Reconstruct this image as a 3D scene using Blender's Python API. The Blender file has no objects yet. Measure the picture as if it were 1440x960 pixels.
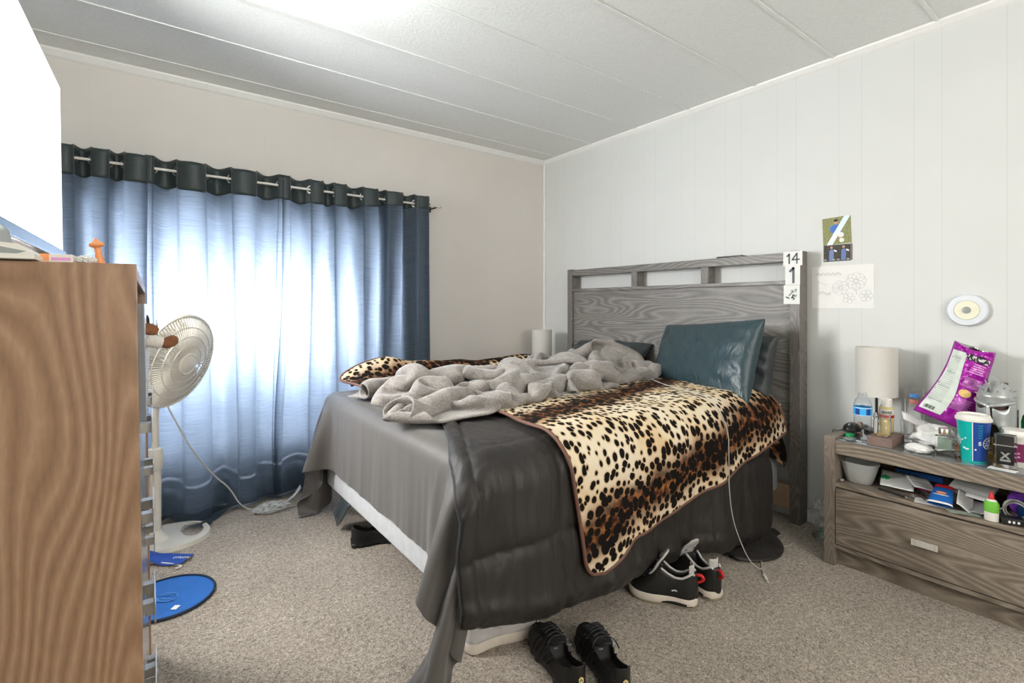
import bpy, bmesh, math, random
import numpy as np
from mathutils import Vector, Matrix, noise
random.seed(7)
C = bpy.context.collection
SC = bpy.context.scene
PI = math.pi
def R(a): return math.radians(a)

# ------------------------------------------------------------------ camera
cd = bpy.data.cameras.new('camera'); cam = bpy.data.objects.new('camera', cd); C.objects.link(cam)
cam.location = (0, 0, 1.084); cam.rotation_euler = (R(90), 0, R(53.04 - 90))
cd.sensor_width = 36; cd.lens = 36 * 697.6 / 1440; cd.shift_y = -50 / 1440; cd.clip_start = .02
SC.camera = cam
# ------------------------------------------------------------------ daylight and added fill lights
w = bpy.data.worlds.new('world'); SC.world = w; w.use_nodes = True
bg = w.node_tree.nodes['Background']; bg.inputs[0].default_value = (.80, .90, 1, 1); bg.inputs[1].default_value = 2.2
sd = bpy.data.lights.new('sun', 'SUN'); sd.energy = 3; sd.angle = R(1.5); sd.color = (1, .95, .88)
so = bpy.data.objects.new('sun', sd); C.objects.link(so)
_sdir = Vector((.25, -1, -.75)); so.rotation_euler = _sdir.to_track_quat('-Z', 'Y').to_euler()
def area(name, loc, aim, sx, sy, power, col=(1, 1, 1)):
    l = bpy.data.lights.new(name, 'AREA'); l.shape = 'RECTANGLE'; l.size = sx; l.size_y = sy; l.energy = power; l.color = col
    o = bpy.data.objects.new(name, l); C.objects.link(o); o.location = loc
    o.rotation_euler = (Vector(aim) - Vector(loc)).to_track_quat('-Z', 'Y').to_euler(); return o
area('window_daylight', (.50, 3.48, .90), (.50, 3.1, .90), 1.0, .42, 85, (.94, .97, 1))
sw = area('side_fill', (-.585, 2.40, 1.45), (1.2, 1.25, 1.0), .7, .8, 60, (1, .985, .96)); sw.data.spread = R(125)  # added fill light from the left; that wall has no window
area('rear_fill', (1.0, -1.35, 1.45), (1.3, 2, 1.1), 1.6, 1.1, 38, (1, .95, .88))  # unseen fill added behind the camera, with no window modelled there
SC.view_settings.view_transform = 'Standard'; SC.view_settings.look = 'None'
SC.view_settings.gamma = 1; SC.view_settings.use_curve_mapping = False
SC.view_settings.exposure = 0.04

# ------------------------------------------------------------------ materials
def newmat(name):
    m = bpy.data.materials.new(name); m.use_nodes = True
    nt = m.node_tree; b = nt.nodes['Principled BSDF']; return m, nt, b
def node(nt, t, **k):
    n = nt.nodes.new(t)
    for a, v in k.items():
        if a.startswith('i_'):
            key = a[2:]
            key = int(key) if key.isdigit() else key.replace('_', ' ')
            n.inputs[key].default_value = v
        else: setattr(n, a, v)
    return n
def ramp(nt, fac, stops):
    r = nt.nodes.new('ShaderNodeValToRGB'); e = r.color_ramp.elements
    while len(e) < len(stops): e.new(.5)
    for i, (p, c) in enumerate(stops): e[i].position = p; e[i].color = (*c, 1)
    nt.links.new(fac, r.inputs[0]); return r
def coords(nt, kind='Object', scale=(1, 1, 1), rot=(0, 0, 0)):
    tc = nt.nodes.new('ShaderNodeTexCoord'); mp = nt.nodes.new('ShaderNodeMapping')
    mp.inputs['Scale'].default_value = scale; mp.inputs['Rotation'].default_value = rot
    nt.links.new(tc.outputs[kind], mp.inputs[0]); return mp.outputs[0]
def bump(nt, b, h, strength=.3, dist=.005):
    n = nt.nodes.new('ShaderNodeBump'); n.inputs['Strength'].default_value = strength; n.inputs['Distance'].default_value = dist
    nt.links.new(h, n.inputs['Height']); nt.links.new(n.outputs[0], b.inputs['Normal']); return n
def plain(name, col, rough=.5, metal=0, noise_amt=.06, nscale=30, bumpd=0, bscale=200, spec=.5, trans=0, ior=1.45, alpha=1, sheen=0, coat=0, sub=0):
    m, nt, b = newmat(name)
    b.inputs['Roughness'].default_value = rough; b.inputs['Metallic'].default_value = metal
    b.inputs['Specular IOR Level'].default_value = spec; b.inputs['Transmission Weight'].default_value = trans
    b.inputs['IOR'].default_value = ior; b.inputs['Alpha'].default_value = alpha
    b.inputs['Sheen Weight'].default_value = sheen; b.inputs['Coat Weight'].default_value = coat
    co = coords(nt)
    n = node(nt, 'ShaderNodeTexNoise', i_Scale=nscale, i_Detail=3.0); nt.links.new(co, n.inputs['Vector'])
    lo = tuple(max(0, c * (1 - noise_amt)) for c in col); hi = tuple(min(1, c * (1 + noise_amt)) for c in col)
    r = ramp(nt, n.outputs['Fac'], [(.3, lo), (.7, hi)]); nt.links.new(r.outputs[0], b.inputs['Base Color'])
    if bumpd:
        n2 = node(nt, 'ShaderNodeTexNoise', i_Scale=bscale, i_Detail=2.0); nt.links.new(co, n2.inputs['Vector'])
        bump(nt, b, n2.outputs['Fac'], .5, bumpd)
    return m
def wood(name, dark, mid, light, grain='z', scale=1.0, rough=.45, seed=0, across=(1, 1)):
    """cathedral grain: elongated distorted rings along one axis"""
    m, nt, b = newmat(name); b.inputs['Roughness'].default_value = rough
    g = (.22 if grain == 'z' else .15) * scale
    sc = {'z': (scale, scale, g), 'y': (scale, g, scale), 'x': (g, scale, scale)}[grain]
    tc = nt.nodes.new('ShaderNodeTexCoord'); mp = nt.nodes.new('ShaderNodeMapping')
    mp.inputs['Scale'].default_value = sc; mp.inputs['Location'].default_value = (seed * 1.3, seed * .7, seed * 2.1)
    nt.links.new(tc.outputs['Object'], mp.inputs[0]); co = mp.outputs[0]
    n1 = node(nt, 'ShaderNodeTexNoise', i_Scale=4.2, i_Detail=.8, i_Roughness=.45); nt.links.new(co, n1.inputs['Vector'])
    ml = node(nt, 'ShaderNodeMath', operation='MULTIPLY'); ml.inputs[1].default_value = 22.0; nt.links.new(n1.outputs['Fac'], ml.inputs[0])
    fr = node(nt, 'ShaderNodeMath', operation='PINGPONG'); fr.inputs[1].default_value = .5; nt.links.new(ml.outputs[0], fr.inputs[0])
    m2 = node(nt, 'ShaderNodeMath', operation='MULTIPLY'); m2.inputs[1].default_value = 2.0; nt.links.new(fr.outputs[0], m2.inputs[0])
    n2 = node(nt, 'ShaderNodeTexNoise', i_Scale=120.0, i_Detail=3.0); nt.links.new(co, n2.inputs['Vector'])
    n3 = node(nt, 'ShaderNodeTexNoise', i_Scale=2.0, i_Detail=1.0); nt.links.new(co, n3.inputs['Vector'])
    mx = node(nt, 'ShaderNodeMixRGB', blend_type='MIX'); mx.inputs[0].default_value = .5
    nt.links.new(m2.outputs[0], mx.inputs[1]); nt.links.new(n2.outputs['Fac'], mx.inputs[2])
    r = ramp(nt, mx.outputs[0], [(.12, light), (.45, mid), (.85, dark)])
    mv = node(nt, 'ShaderNodeMixRGB', blend_type='MULTIPLY'); mv.inputs[0].default_value = .5
    r3 = ramp(nt, n3.outputs['Fac'], [(.3, (.72, .72, .72)), (.7, (1, 1, 1))])
    nt.links.new(r.outputs[0], mv.inputs[1]); nt.links.new(r3.outputs[0], mv.inputs[2])
    nt.links.new(mv.outputs[0], b.inputs['Base Color'])
    bump(nt, b, mx.outputs[0], .15, .001)
    return m
M = {}
M['oak'] = wood('brown_oak_laminate', (.25, .14, .078), (.36, .215, .125), (.47, .30, .185), 'z', 1.6, .42, 1)
M['graywood'] = wood('grey_wood_laminate', (.125, .118, .108), (.215, .203, .188), (.32, .305, .285), 'y', 1.7, .45, 3)
M['graywood_v'] = wood('grey_wood_laminate_upright', (.115, .104, .094), (.185, .168, .152), (.26, .24, .22), 'z', 3, .45, 5)
M['stand'] = wood('taupe_wood_laminate', (.14, .113, .086), (.25, .205, .16), (.38, .325, .26), 'y', 1.7, .45, 8)
M['stand_v'] = wood('taupe_wood_laminate_upright', (.16, .13, .105), (.235, .195, .16), (.31, .265, .22), 'z', 3, .45, 9)

def m_wall(name, col, axis, gv=.90):
    m, nt, b = newmat(name); b.inputs['Roughness'].default_value = .55
    tc = nt.nodes.new('ShaderNodeTexCoord'); sp = nt.nodes.new('ShaderNodeSeparateXYZ'); nt.links.new(tc.outputs['Object'], sp.inputs[0])
    outs = []
    for off in (.963, .869):
        a = node(nt, 'ShaderNodeMath', operation='SUBTRACT'); a.inputs[1].default_value = off - 29 * 2; nt.links.new(sp.outputs[axis], a.inputs[0])
        d = node(nt, 'ShaderNodeMath', operation='DIVIDE'); d.inputs[1].default_value = .290; nt.links.new(a.outputs[0], d.inputs[0])
        f = node(nt, 'ShaderNodeMath', operation='FRACT'); nt.links.new(d.outputs[0], f.inputs[0])
        l = node(nt, 'ShaderNodeMath', operation='LESS_THAN'); l.inputs[1].default_value = .011; nt.links.new(f.outputs[0], l.inputs[0])
        outs.append(l.outputs[0])
    mx = node(nt, 'ShaderNodeMath', operation='MAXIMUM'); nt.links.new(outs[0], mx.inputs[0]); nt.links.new(outs[1], mx.inputs[1])
    n = node(nt, 'ShaderNodeTexNoise', i_Scale=6.0, i_Detail=4.0); nt.links.new(tc.outputs['Object'], n.inputs['Vector'])
    r = ramp(nt, n.outputs['Fac'], [(.3, tuple(c * .975 for c in col)), (.7, col)])
    mm = node(nt, 'ShaderNodeMixRGB', blend_type='MIX'); nt.links.new(r.outputs[0], mm.inputs[1]); mm.inputs[2].default_value = (*[c * gv for c in col], 1)
    nt.links.new(mx.outputs[0], mm.inputs[0]); nt.links.new(mm.outputs[0], b.inputs['Base Color'])
    inv = node(nt, 'ShaderNodeMath', operation='SUBTRACT'); inv.inputs[0].default_value = 1; nt.links.new(mx.outputs[0], inv.inputs[1])
    bump(nt, b, inv.outputs[0], .22, .001)
    return m
M['wall_right'] = m_wall('painted_panel_wall', (.665, .68, .668), 1)
M['wall_window'] = m_wall('painted_panel_wall_cream', (.72, .68, .64), 0, .965)
def m_ceiling():
    m, nt, b = newmat('textured_ceiling'); b.inputs['Roughness'].default_value = .7; b.inputs['Base Color'].default_value = (.70, .715, .70, 1)
    co = coords(nt); n = node(nt, 'ShaderNodeTexNoise', i_Scale=90.0, i_Detail=4.0); nt.links.new(co, n.inputs['Vector'])
    r = ramp(nt, n.outputs['Fac'], [(.3, (.76, .78, .765)), (.7, (.82, .84, .82))]); nt.links.new(r.outputs[0], b.inputs['Base Color'])
    bump(nt, b, n.outputs['Fac'], .35, .003); return m
M['ceiling'] = m_ceiling()
def m_carpet():
    m, nt, b = newmat('beige_loop_carpet'); b.inputs['Roughness'].default_value = .95; b.inputs['Sheen Weight'].default_value = .3
    b.inputs['Specular IOR Level'].default_value = .1
    co = coords(nt)
    n = node(nt, 'ShaderNodeTexNoise', i_Scale=260.0, i_Detail=3.0, i_Distortion=.6); nt.links.new(co, n.inputs['Vector'])
    n4 = node(nt, 'ShaderNodeTexNoise', i_Scale=95.0, i_Detail=3.0, i_Distortion=1.2); nt.links.new(co, n4.inputs['Vector'])
    n2 = node(nt, 'ShaderNodeTexNoise', i_Scale=3.0, i_Detail=3.0); nt.links.new(co, n2.inputs['Vector'])
    ad = node(nt, 'ShaderNodeMixRGB', blend_type='MIX'); ad.inputs[0].default_value = .5
    nt.links.new(n.outputs['Fac'], ad.inputs[1]); nt.links.new(n4.outputs['Fac'], ad.inputs[2])
    r = ramp(nt, ad.outputs[0], [(.38, (.19, .15, .11)), (.50, (.47, .40, .32)), (.62, (.80, .71, .60))])
    r2 = ramp(nt, n2.outputs['Fac'], [(.3, (.80, .79, .78)), (.7, (1, 1, 1))])
    mm = node(nt, 'ShaderNodeMixRGB', blend_type='MULTIPLY'); mm.inputs[0].default_value = 1
    nt.links.new(r.outputs[0], mm.inputs[1]); nt.links.new(r2.outputs[0], mm.inputs[2]); nt.links.new(mm.outputs[0], b.inputs['Base Color'])
    bump(nt, b, ad.outputs[0], 1.0, .012); return m
M['carpet'] = m_carpet()
def m_curtain(name, body, glow, tl):
    m = bpy.data.materials.new(name); m.use_nodes = True; nt = m.node_tree
    for n in list(nt.nodes):
        if n.type != 'OUTPUT_MATERIAL': nt.nodes.remove(n)
    out = [n for n in nt.nodes if n.type == 'OUTPUT_MATERIAL'][0]
    co = coords(nt, 'UV', (3.0, 120, 1)); n = node(nt, 'ShaderNodeTexNoise', i_Scale=2.0, i_Detail=4.0, i_Roughness=.7, i_Distortion=.12); nt.links.new(co, n.inputs['Vector'])
    r = ramp(nt, n.outputs['Fac'], [(.25, tuple(c * .52 for c in glow)), (.75, glow)])
    r2 = ramp(nt, n.outputs['Fac'], [(.25, tuple(c * .6 for c in body)), (.75, body)])
    pb = node(nt, 'ShaderNodeBsdfPrincipled'); pb.inputs['Roughness'].default_value = .42; pb.inputs['Sheen Weight'].default_value = .25
    nt.links.new(r2.outputs[0], pb.inputs['Base Color'])
    t = node(nt, 'ShaderNodeBsdfTranslucent'); nt.links.new(r.outputs[0], t.inputs[0])
    mx = node(nt, 'ShaderNodeMixShader'); mx.inputs[0].default_value = tl
    bp = node(nt, 'ShaderNodeBump'); bp.inputs['Strength'].default_value = .25; bp.inputs['Distance'].default_value = .002
    nt.links.new(n.outputs['Fac'], bp.inputs['Height']); nt.links.new(bp.outputs[0], pb.inputs['Normal'])
    nt.links.new(pb.outputs[0], mx.inputs[1]); nt.links.new(t.outputs[0], mx.inputs[2]); nt.links.new(mx.outputs[0], out.inputs[0])
    return m
M['curtain'] = m_curtain('blue_teal_curtain', (.032, .062, .078), (.37, .455, .60), .62)
M['curtain_head'] = m_curtain('blue_teal_curtain_header', (.024, .042, .044), (.10, .16, .16), .10)
def m_leopard():
    m, nt, b = newmat('leopard_print_fleece'); b.inputs['Roughness'].default_value = .85; b.inputs['Specular IOR Level'].default_value = .15
    tc = nt.nodes.new('ShaderNodeTexCoord'); uv = tc.outputs['UV']; sp = nt.nodes.new('ShaderNodeSeparateXYZ'); nt.links.new(uv, sp.inputs[0])
    nd = node(nt, 'ShaderNodeTexNoise', i_Scale=9.0, i_Detail=2.0); nt.links.new(uv, nd.inputs['Vector'])
    # warped coordinates
    mw = node(nt, 'ShaderNodeMixRGB', blend_type='LINEAR_LIGHT'); mw.inputs[0].default_value = .012
    nt.links.new(uv, mw.inputs[1]); nt.links.new(nd.outputs['Color'], mw.inputs[2])
    mp = nt.nodes.new('ShaderNodeMapping'); mp.inputs['Scale'].default_value = (1.0, .94, 1); nt.links.new(mw.outputs[0], mp.inputs[0])
    vo = node(nt, 'ShaderNodeTexVoronoi', voronoi_dimensions='2D'); vo.inputs['Scale'].default_value = 33; vo.inputs['Randomness'].default_value = .95
    nt.links.new(mp.outputs[0], vo.inputs['Vector'])
    cs = nt.nodes.new('ShaderNodeSeparateColor'); nt.links.new(vo.outputs['Color'], cs.inputs[0])
    # stripe mask along v
    a = node(nt, 'ShaderNodeMath', operation='SUBTRACT'); a.inputs[1].default_value = .135 - .51 * 4; nt.links.new(sp.outputs[1], a.inputs[0])
    nb = node(nt, 'ShaderNodeTexNoise', i_Scale=7.0, i_Detail=3.0); nt.links.new(uv, nb.inputs['Vector'])
    nm = node(nt, 'ShaderNodeMath', operation='MULTIPLY_ADD'); nm.inputs[1].default_value = .12; nm.inputs[2].default_value = -.06; nt.links.new(nb.outputs['Fac'], nm.inputs[0])
    a2 = node(nt, 'ShaderNodeMath', operation='ADD'); nt.links.new(a.outputs[0], a2.inputs[0]); nt.links.new(nm.outputs[0], a2.inputs[1])
    pp = node(nt, 'ShaderNodeMath', operation='PINGPONG'); pp.inputs[1].default_value = .255; nt.links.new(a2.outputs[0], pp.inputs[0])
    band = node(nt, 'ShaderNodeMapRange', interpolation_type='SMOOTHSTEP'); band.inputs['From Min'].default_value = .105; band.inputs['From Max'].default_value = .02; nt.links.new(pp.outputs[0], band.inputs[0])
    wide = node(nt, 'ShaderNodeMapRange', interpolation_type='SMOOTHSTEP'); wide.inputs['From Min'].default_value = .16; wide.inputs['From Max'].default_value = .04; nt.links.new(pp.outputs[0], wide.inputs[0])
    # spot radius
    r0 = node(nt, 'ShaderNodeMath', operation='MULTIPLY_ADD'); r0.inputs[1].default_value = .34; r0.inputs[2].default_value = .14; nt.links.new(cs.outputs[0], r0.inputs[0])
    r1 = node(nt, 'ShaderNodeMath', operation='MULTIPLY_ADD'); r1.inputs[1].default_value = .17; nt.links.new(wide.outputs[0], r1.inputs[0]); nt.links.new(r0.outputs[0], r1.inputs[2])
    df = node(nt, 'ShaderNodeMath', operation='SUBTRACT'); nt.links.new(r1.outputs[0], df.inputs[0]); nt.links.new(vo.outputs['Distance'], df.inputs[1])
    spot = node(nt, 'ShaderNodeMapRange', interpolation_type='SMOOTHSTEP'); spot.inputs['From Min'].default_value = -.05; spot.inputs['From Max'].default_value = .05; nt.links.new(df.outputs[0], spot.inputs[0])
    halo = node(nt, 'ShaderNodeMapRange', interpolation_type='SMOOTHSTEP'); halo.inputs['From Min'].default_value = -.22; halo.inputs['From Max'].default_value = .02; nt.links.new(df.outputs[0], halo.inputs[0])
    nc = node(nt, 'ShaderNodeTexNoise', i_Scale=5.0, i_Detail=4.0); nt.links.new(uv, nc.inputs['Vector'])
    base = ramp(nt, nc.outputs['Fac'], [(.30, (.84, .76, .62)), (.55, (.80, .68, .48)), (.78, (.68, .46, .22))])
    tan = ramp(nt, nc.outputs['Fac'], [(.35, (.62, .46, .26)), (.6, (.50, .26, .08)), (.8, (.38, .15, .04))])
    hf = node(nt, 'ShaderNodeMath', operation='MULTIPLY'); hf.inputs[1].default_value = .75; nt.links.new(halo.outputs[0], hf.inputs[0])
    m1 = node(nt, 'ShaderNodeMixRGB'); nt.links.new(hf.outputs[0], m1.inputs[0]); nt.links.new(base.outputs[0], m1.inputs[1]); nt.links.new(tan.outputs[0], m1.inputs[2])
    wl = node(nt, 'ShaderNodeMath', operation='MULTIPLY'); wl.inputs[1].default_value = .55; nt.links.new(wide.outputs[0], wl.inputs[0])
    m1b = node(nt, 'ShaderNodeMixRGB'); m1b.inputs[2].default_value = (.33, .14, .045, 1); nt.links.new(wl.outputs[0], m1b.inputs[0]); nt.links.new(m1.outputs[0], m1b.inputs[1])
    nk = node(nt, 'ShaderNodeTexNoise', i_Scale=34.0, i_Detail=3.0); nt.links.new(uv, nk.inputs['Vector'])
    bc = ramp(nt, nk.outputs['Fac'], [(.38, (.022, .011, .007)), (.52, (.13, .045, .017)), (.68, (.34, .15, .05))])
    m2 = node(nt, 'ShaderNodeMixRGB'); nt.links.new(band.outputs[0], m2.inputs[0]); nt.links.new(m1b.outputs[0], m2.inputs[1]); nt.links.new(bc.outputs[0], m2.inputs[2])
    m3 = node(nt, 'ShaderNodeMixRGB'); m3.inputs[2].default_value = (.007, .005, .004, 1); nt.links.new(spot.outputs[0], m3.inputs[0]); nt.links.new(m2.outputs[0], m3.inputs[1])
    nt.links.new(m3.outputs[0], b.inputs['Base Color'])
    nf = node(nt, 'ShaderNodeTexNoise', i_Scale=350.0, i_Detail=2.0); nt.links.new(uv, nf.inputs['Vector']); bump(nt, b, nf.outputs['Fac'], .2, .002)
    return m
M['leopard'] = m_leopard()
def m_plush():
    m, nt, b = newmat('grey_plush_fleece'); b.inputs['Roughness'].default_value = .9; b.inputs['Sheen Weight'].default_value = .5; b.inputs['Sheen Roughness'].default_value = .4
    co = coords(nt); n = node(nt, 'ShaderNodeTexNoise', i_Scale=160.0, i_Detail=4.0); nt.links.new(co, n.inputs['Vector'])
    n2 = node(nt, 'ShaderNodeTexNoise', i_Scale=14.0, i_Detail=3.0, i_Distortion=1.0); nt.links.new(co, n2.inputs['Vector'])
    mx = node(nt, 'ShaderNodeMixRGB'); mx.inputs[0].default_value = .45; nt.links.new(n.outputs['Fac'], mx.inputs[1]); nt.links.new(n2.outputs['Fac'], mx.inputs[2])
    r = ramp(nt, mx.outputs[0], [(.35, (.20, .182, .17)), (.65, (.41, .378, .35))]); nt.links.new(r.outputs[0], b.inputs['Base Color'])
    bump(nt, b, n.outputs['Fac'], .6, .005); return m
M['plush'] = m_plush()
def m_cloth(name, col, rough, wr=.4, wscale=(8, 8, 1.2), sheen=.2, coord='Object'):
    m, nt, b = newmat(name); b.inputs['Roughness'].default_value = rough; b.inputs['Sheen Weight'].default_value = sheen
    co = coords(nt, coord, wscale); n = node(nt, 'ShaderNodeTexNoise', i_Scale=2.2, i_Detail=3.0, i_Distortion=1.2); nt.links.new(co, n.inputs['Vector'])
    r = ramp(nt, n.outputs['Fac'], [(.3, tuple(c * .93 for c in col)), (.7, tuple(c * 1.07 for c in col))]); nt.links.new(r.outputs[0], b.inputs['Base Color'])
    bump(nt, b, n.outputs['Fac'], wr, .015); return m
M['sheet'] = m_cloth('dark_grey_sheet', (.098, .088, .079), .55, .22, (2.6, 2.6, .55), .3)
M['comforter'] = m_cloth('charcoal_microfibre', (.020, .0165, .0145), .55, .42, (7, 7, 2.0), .03)
M['pillow'] = m_cloth('teal_satin', (.022, .050, .062), .38, .40, (3, 9, 5), .05)
M['pillow_dark'] = m_cloth('slate_satin', (.035, .045, .050), .5, .3, (3, 9, 5), .05)
M['binding'] = plain('brown_binding', (.17, .085, .06), .55, bumpd=.001)
M['white'] = plain('white_plastic', (.78, .76, .70), .38, noise_amt=.02)
M['fanwhite'] = plain('ivory_plastic', (.70, .67, .60), .35, noise_amt=.03)
M['trimwhite'] = plain('white_paint', (.84, .84, .82), .4, noise_amt=.02)
M['boxspring'] = plain('white_ticking', (.66, .68, .70), .8, bumpd=.001, bscale=300)
M['metal'] = plain('brushed_metal', (.62, .60, .57), .3, 1)
M['chrome'] = plain('silver_metal', (.75, .75, .75), .2, 1)
M['silver'] = plain('silver_paint', (.42, .44, .44), .38, .55)
M['black'] = plain('black_plastic', (.015, .015, .016), .35)
M['blackcloth'] = plain('black_fabric', (.016, .015, .015), .75, bumpd=.002)
M['blackmesh'] = plain('black_mesh_upper', (.014, .013, .013), .6, bumpd=.002, bscale=500)
M['leather'] = plain('black_leather', (.018, .017, .016), .4, bumpd=.001, bscale=250)
M['rubber'] = plain('off_white_rubber', (.70, .62, .53), .6)
M['blackrubber'] = plain('black_rubber', (.014, .014, .014), .5)
M['lining'] = plain('pale_grey_lining', (.55, .53, .52), .8, bumpd=.001)
M['red'] = plain('red_plastic', (.60, .02, .02), .45)
M['paper'] = plain('white_paper', (.80, .80, .78), .7, noise_amt=.02)
M['papergrey'] = plain('grey_print_paper', (.42, .42, .42), .7)
M['ink'] = plain('grey_ink', (.16, .16, .16), .8)
M['pencil'] = plain('faint_pencil', (.50, .50, .49), .8)
M['inkblack'] = plain('black_ink', (.02, .02, .02), .7)
M['inkgreen'] = plain('dark_green_ink', (.02, .09, .05), .7)
M['blue'] = plain('royal_blue_nylon', (.012, .075, .42), .5, bumpd=.001)
M['bluedisc'] = plain('bright_blue_nylon', (.015, .13, .46), .45, bumpd=.001)
M['bluelogo'] = plain('lighter_blue_print', (.06, .22, .58), .5)
M['bluerim'] = plain('dark_navy_edging', (.01, .02, .05), .6)
M['shade'] = plain('linen_lamp_shade', (.62, .60, .56), .8, noise_amt=.07, nscale=420, bumpd=.001, bscale=420)
M['glass'] = plain('clear_glass', (1, 1, 1), .03, trans=1, ior=1.45, noise_amt=0)
M['pet'] = plain('clear_pet', (.93, .96, .98), .06, trans=1, ior=1.2, noise_amt=0)
M['frost'] = plain('frosted_plastic', (.80, .82, .80), .35, trans=.65, ior=1.2, noise_amt=.02)
M['plasticfilm'] = plain('white_plastic_film', (.84, .84, .82), .3)
M['clearfilm'] = plain('clear_plastic_film', (.85, .87, .86), .2, alpha=.38)
M['purple'] = plain('glossy_magenta_film', (.36, .008, .34), .25, .2, coat=.3)
M['pink'] = plain('pink_print', (.75, .35, .68), .5)
M['palegreen'] = plain('pale_label_print', (.62, .68, .62), .5)
M['foil'] = plain('silver_foil', (.6, .6, .58), .25, .9)
M['chip'] = plain('golden_crisp', (.78, .52, .18), .6)
M['teal'] = plain('teal_print', (.0, .42, .38), .35)
M['navy'] = plain('navy_print', (.012, .06, .30), .35)
M['green'] = plain('green_plastic', (.01, .36, .12), .4)
M['lime'] = plain('lime_print', (.16, .50, .05), .5)
M['yellow'] = plain('yellow_print', (.72, .58, .25), .5)
M['cyan'] = plain('sky_blue_print', (.05, .42, .85), .4)
M['skin'] = plain('beige_print', (.55, .34, .24), .7)
M['grass'] = plain('grass_print', (.27, .28, .12), .7, noise_amt=.4, nscale=200)
M['darkprint'] = plain('dark_photo_print', (.05, .045, .035), .6, noise_amt=.6, nscale=120)
M['orange'] = plain('orange_plastic', (.85, .33, .12), .45)
M['plushwhite'] = plain('white_plush', (.70, .66, .60), .95, bumpd=.004)
M['plushbrown'] = plain('brown_plush', (.24, .10, .045), .95, bumpd=.004, noise_amt=.25)
M['brownbox'] = plain('brown_wood_box', (.20, .135, .115), .5, noise_amt=.15)
M['gold'] = plain('dull_gold', (.45, .30, .08), .5, .4)
M['bluegrey'] = plain('blue_grey_gloss', (.22, .30, .38), .15, .3)
M['puck'] = plain('pale_blue_plastic', (.72, .76, .80), .4, noise_amt=.01)
M['puckin'] = plain('cream_diffuser', (.80, .79, .62), .5, noise_amt=.01)
M['greydot'] = plain('grey_button', (.30, .33, .32), .4)
M['purpleroll'] = plain('violet_plastic', (.20, .05, .45), .4)
M['cable'] = plain('grey_cable', (.50, .49, .46), .5)
M['cabledark'] = plain('dark_cable', (.03, .03, .03), .5)
M['cashgreen'] = plain('grey_green_paper', (.28, .33, .28), .7, noise_amt=.3, nscale=90)
M['maroon'] = plain('maroon_label', (.22, .02, .10), .4)
def m_emit(name, col, s):
    m = bpy.data.materials.new(name); m.use_nodes = True; nt = m.node_tree; b = nt.nodes['Principled BSDF']
    b.inputs['Base Color'].default_value = (*[.8 for c in col], 1); b.inputs['Emission Color'].default_value = (*col, 1); b.inputs['Emission Strength'].default_value = s
    b.inputs['Roughness'].default_value = .25; return m
M['screen'] = m_emit('white_emissive_screen', (1, 1, 1), 1.15)  # plain white emission over the whole television screen
M['added_lamp_glass'] = m_emit('lit_added_lamp_glass', (.92, 1, .93), 5.0)

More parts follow.
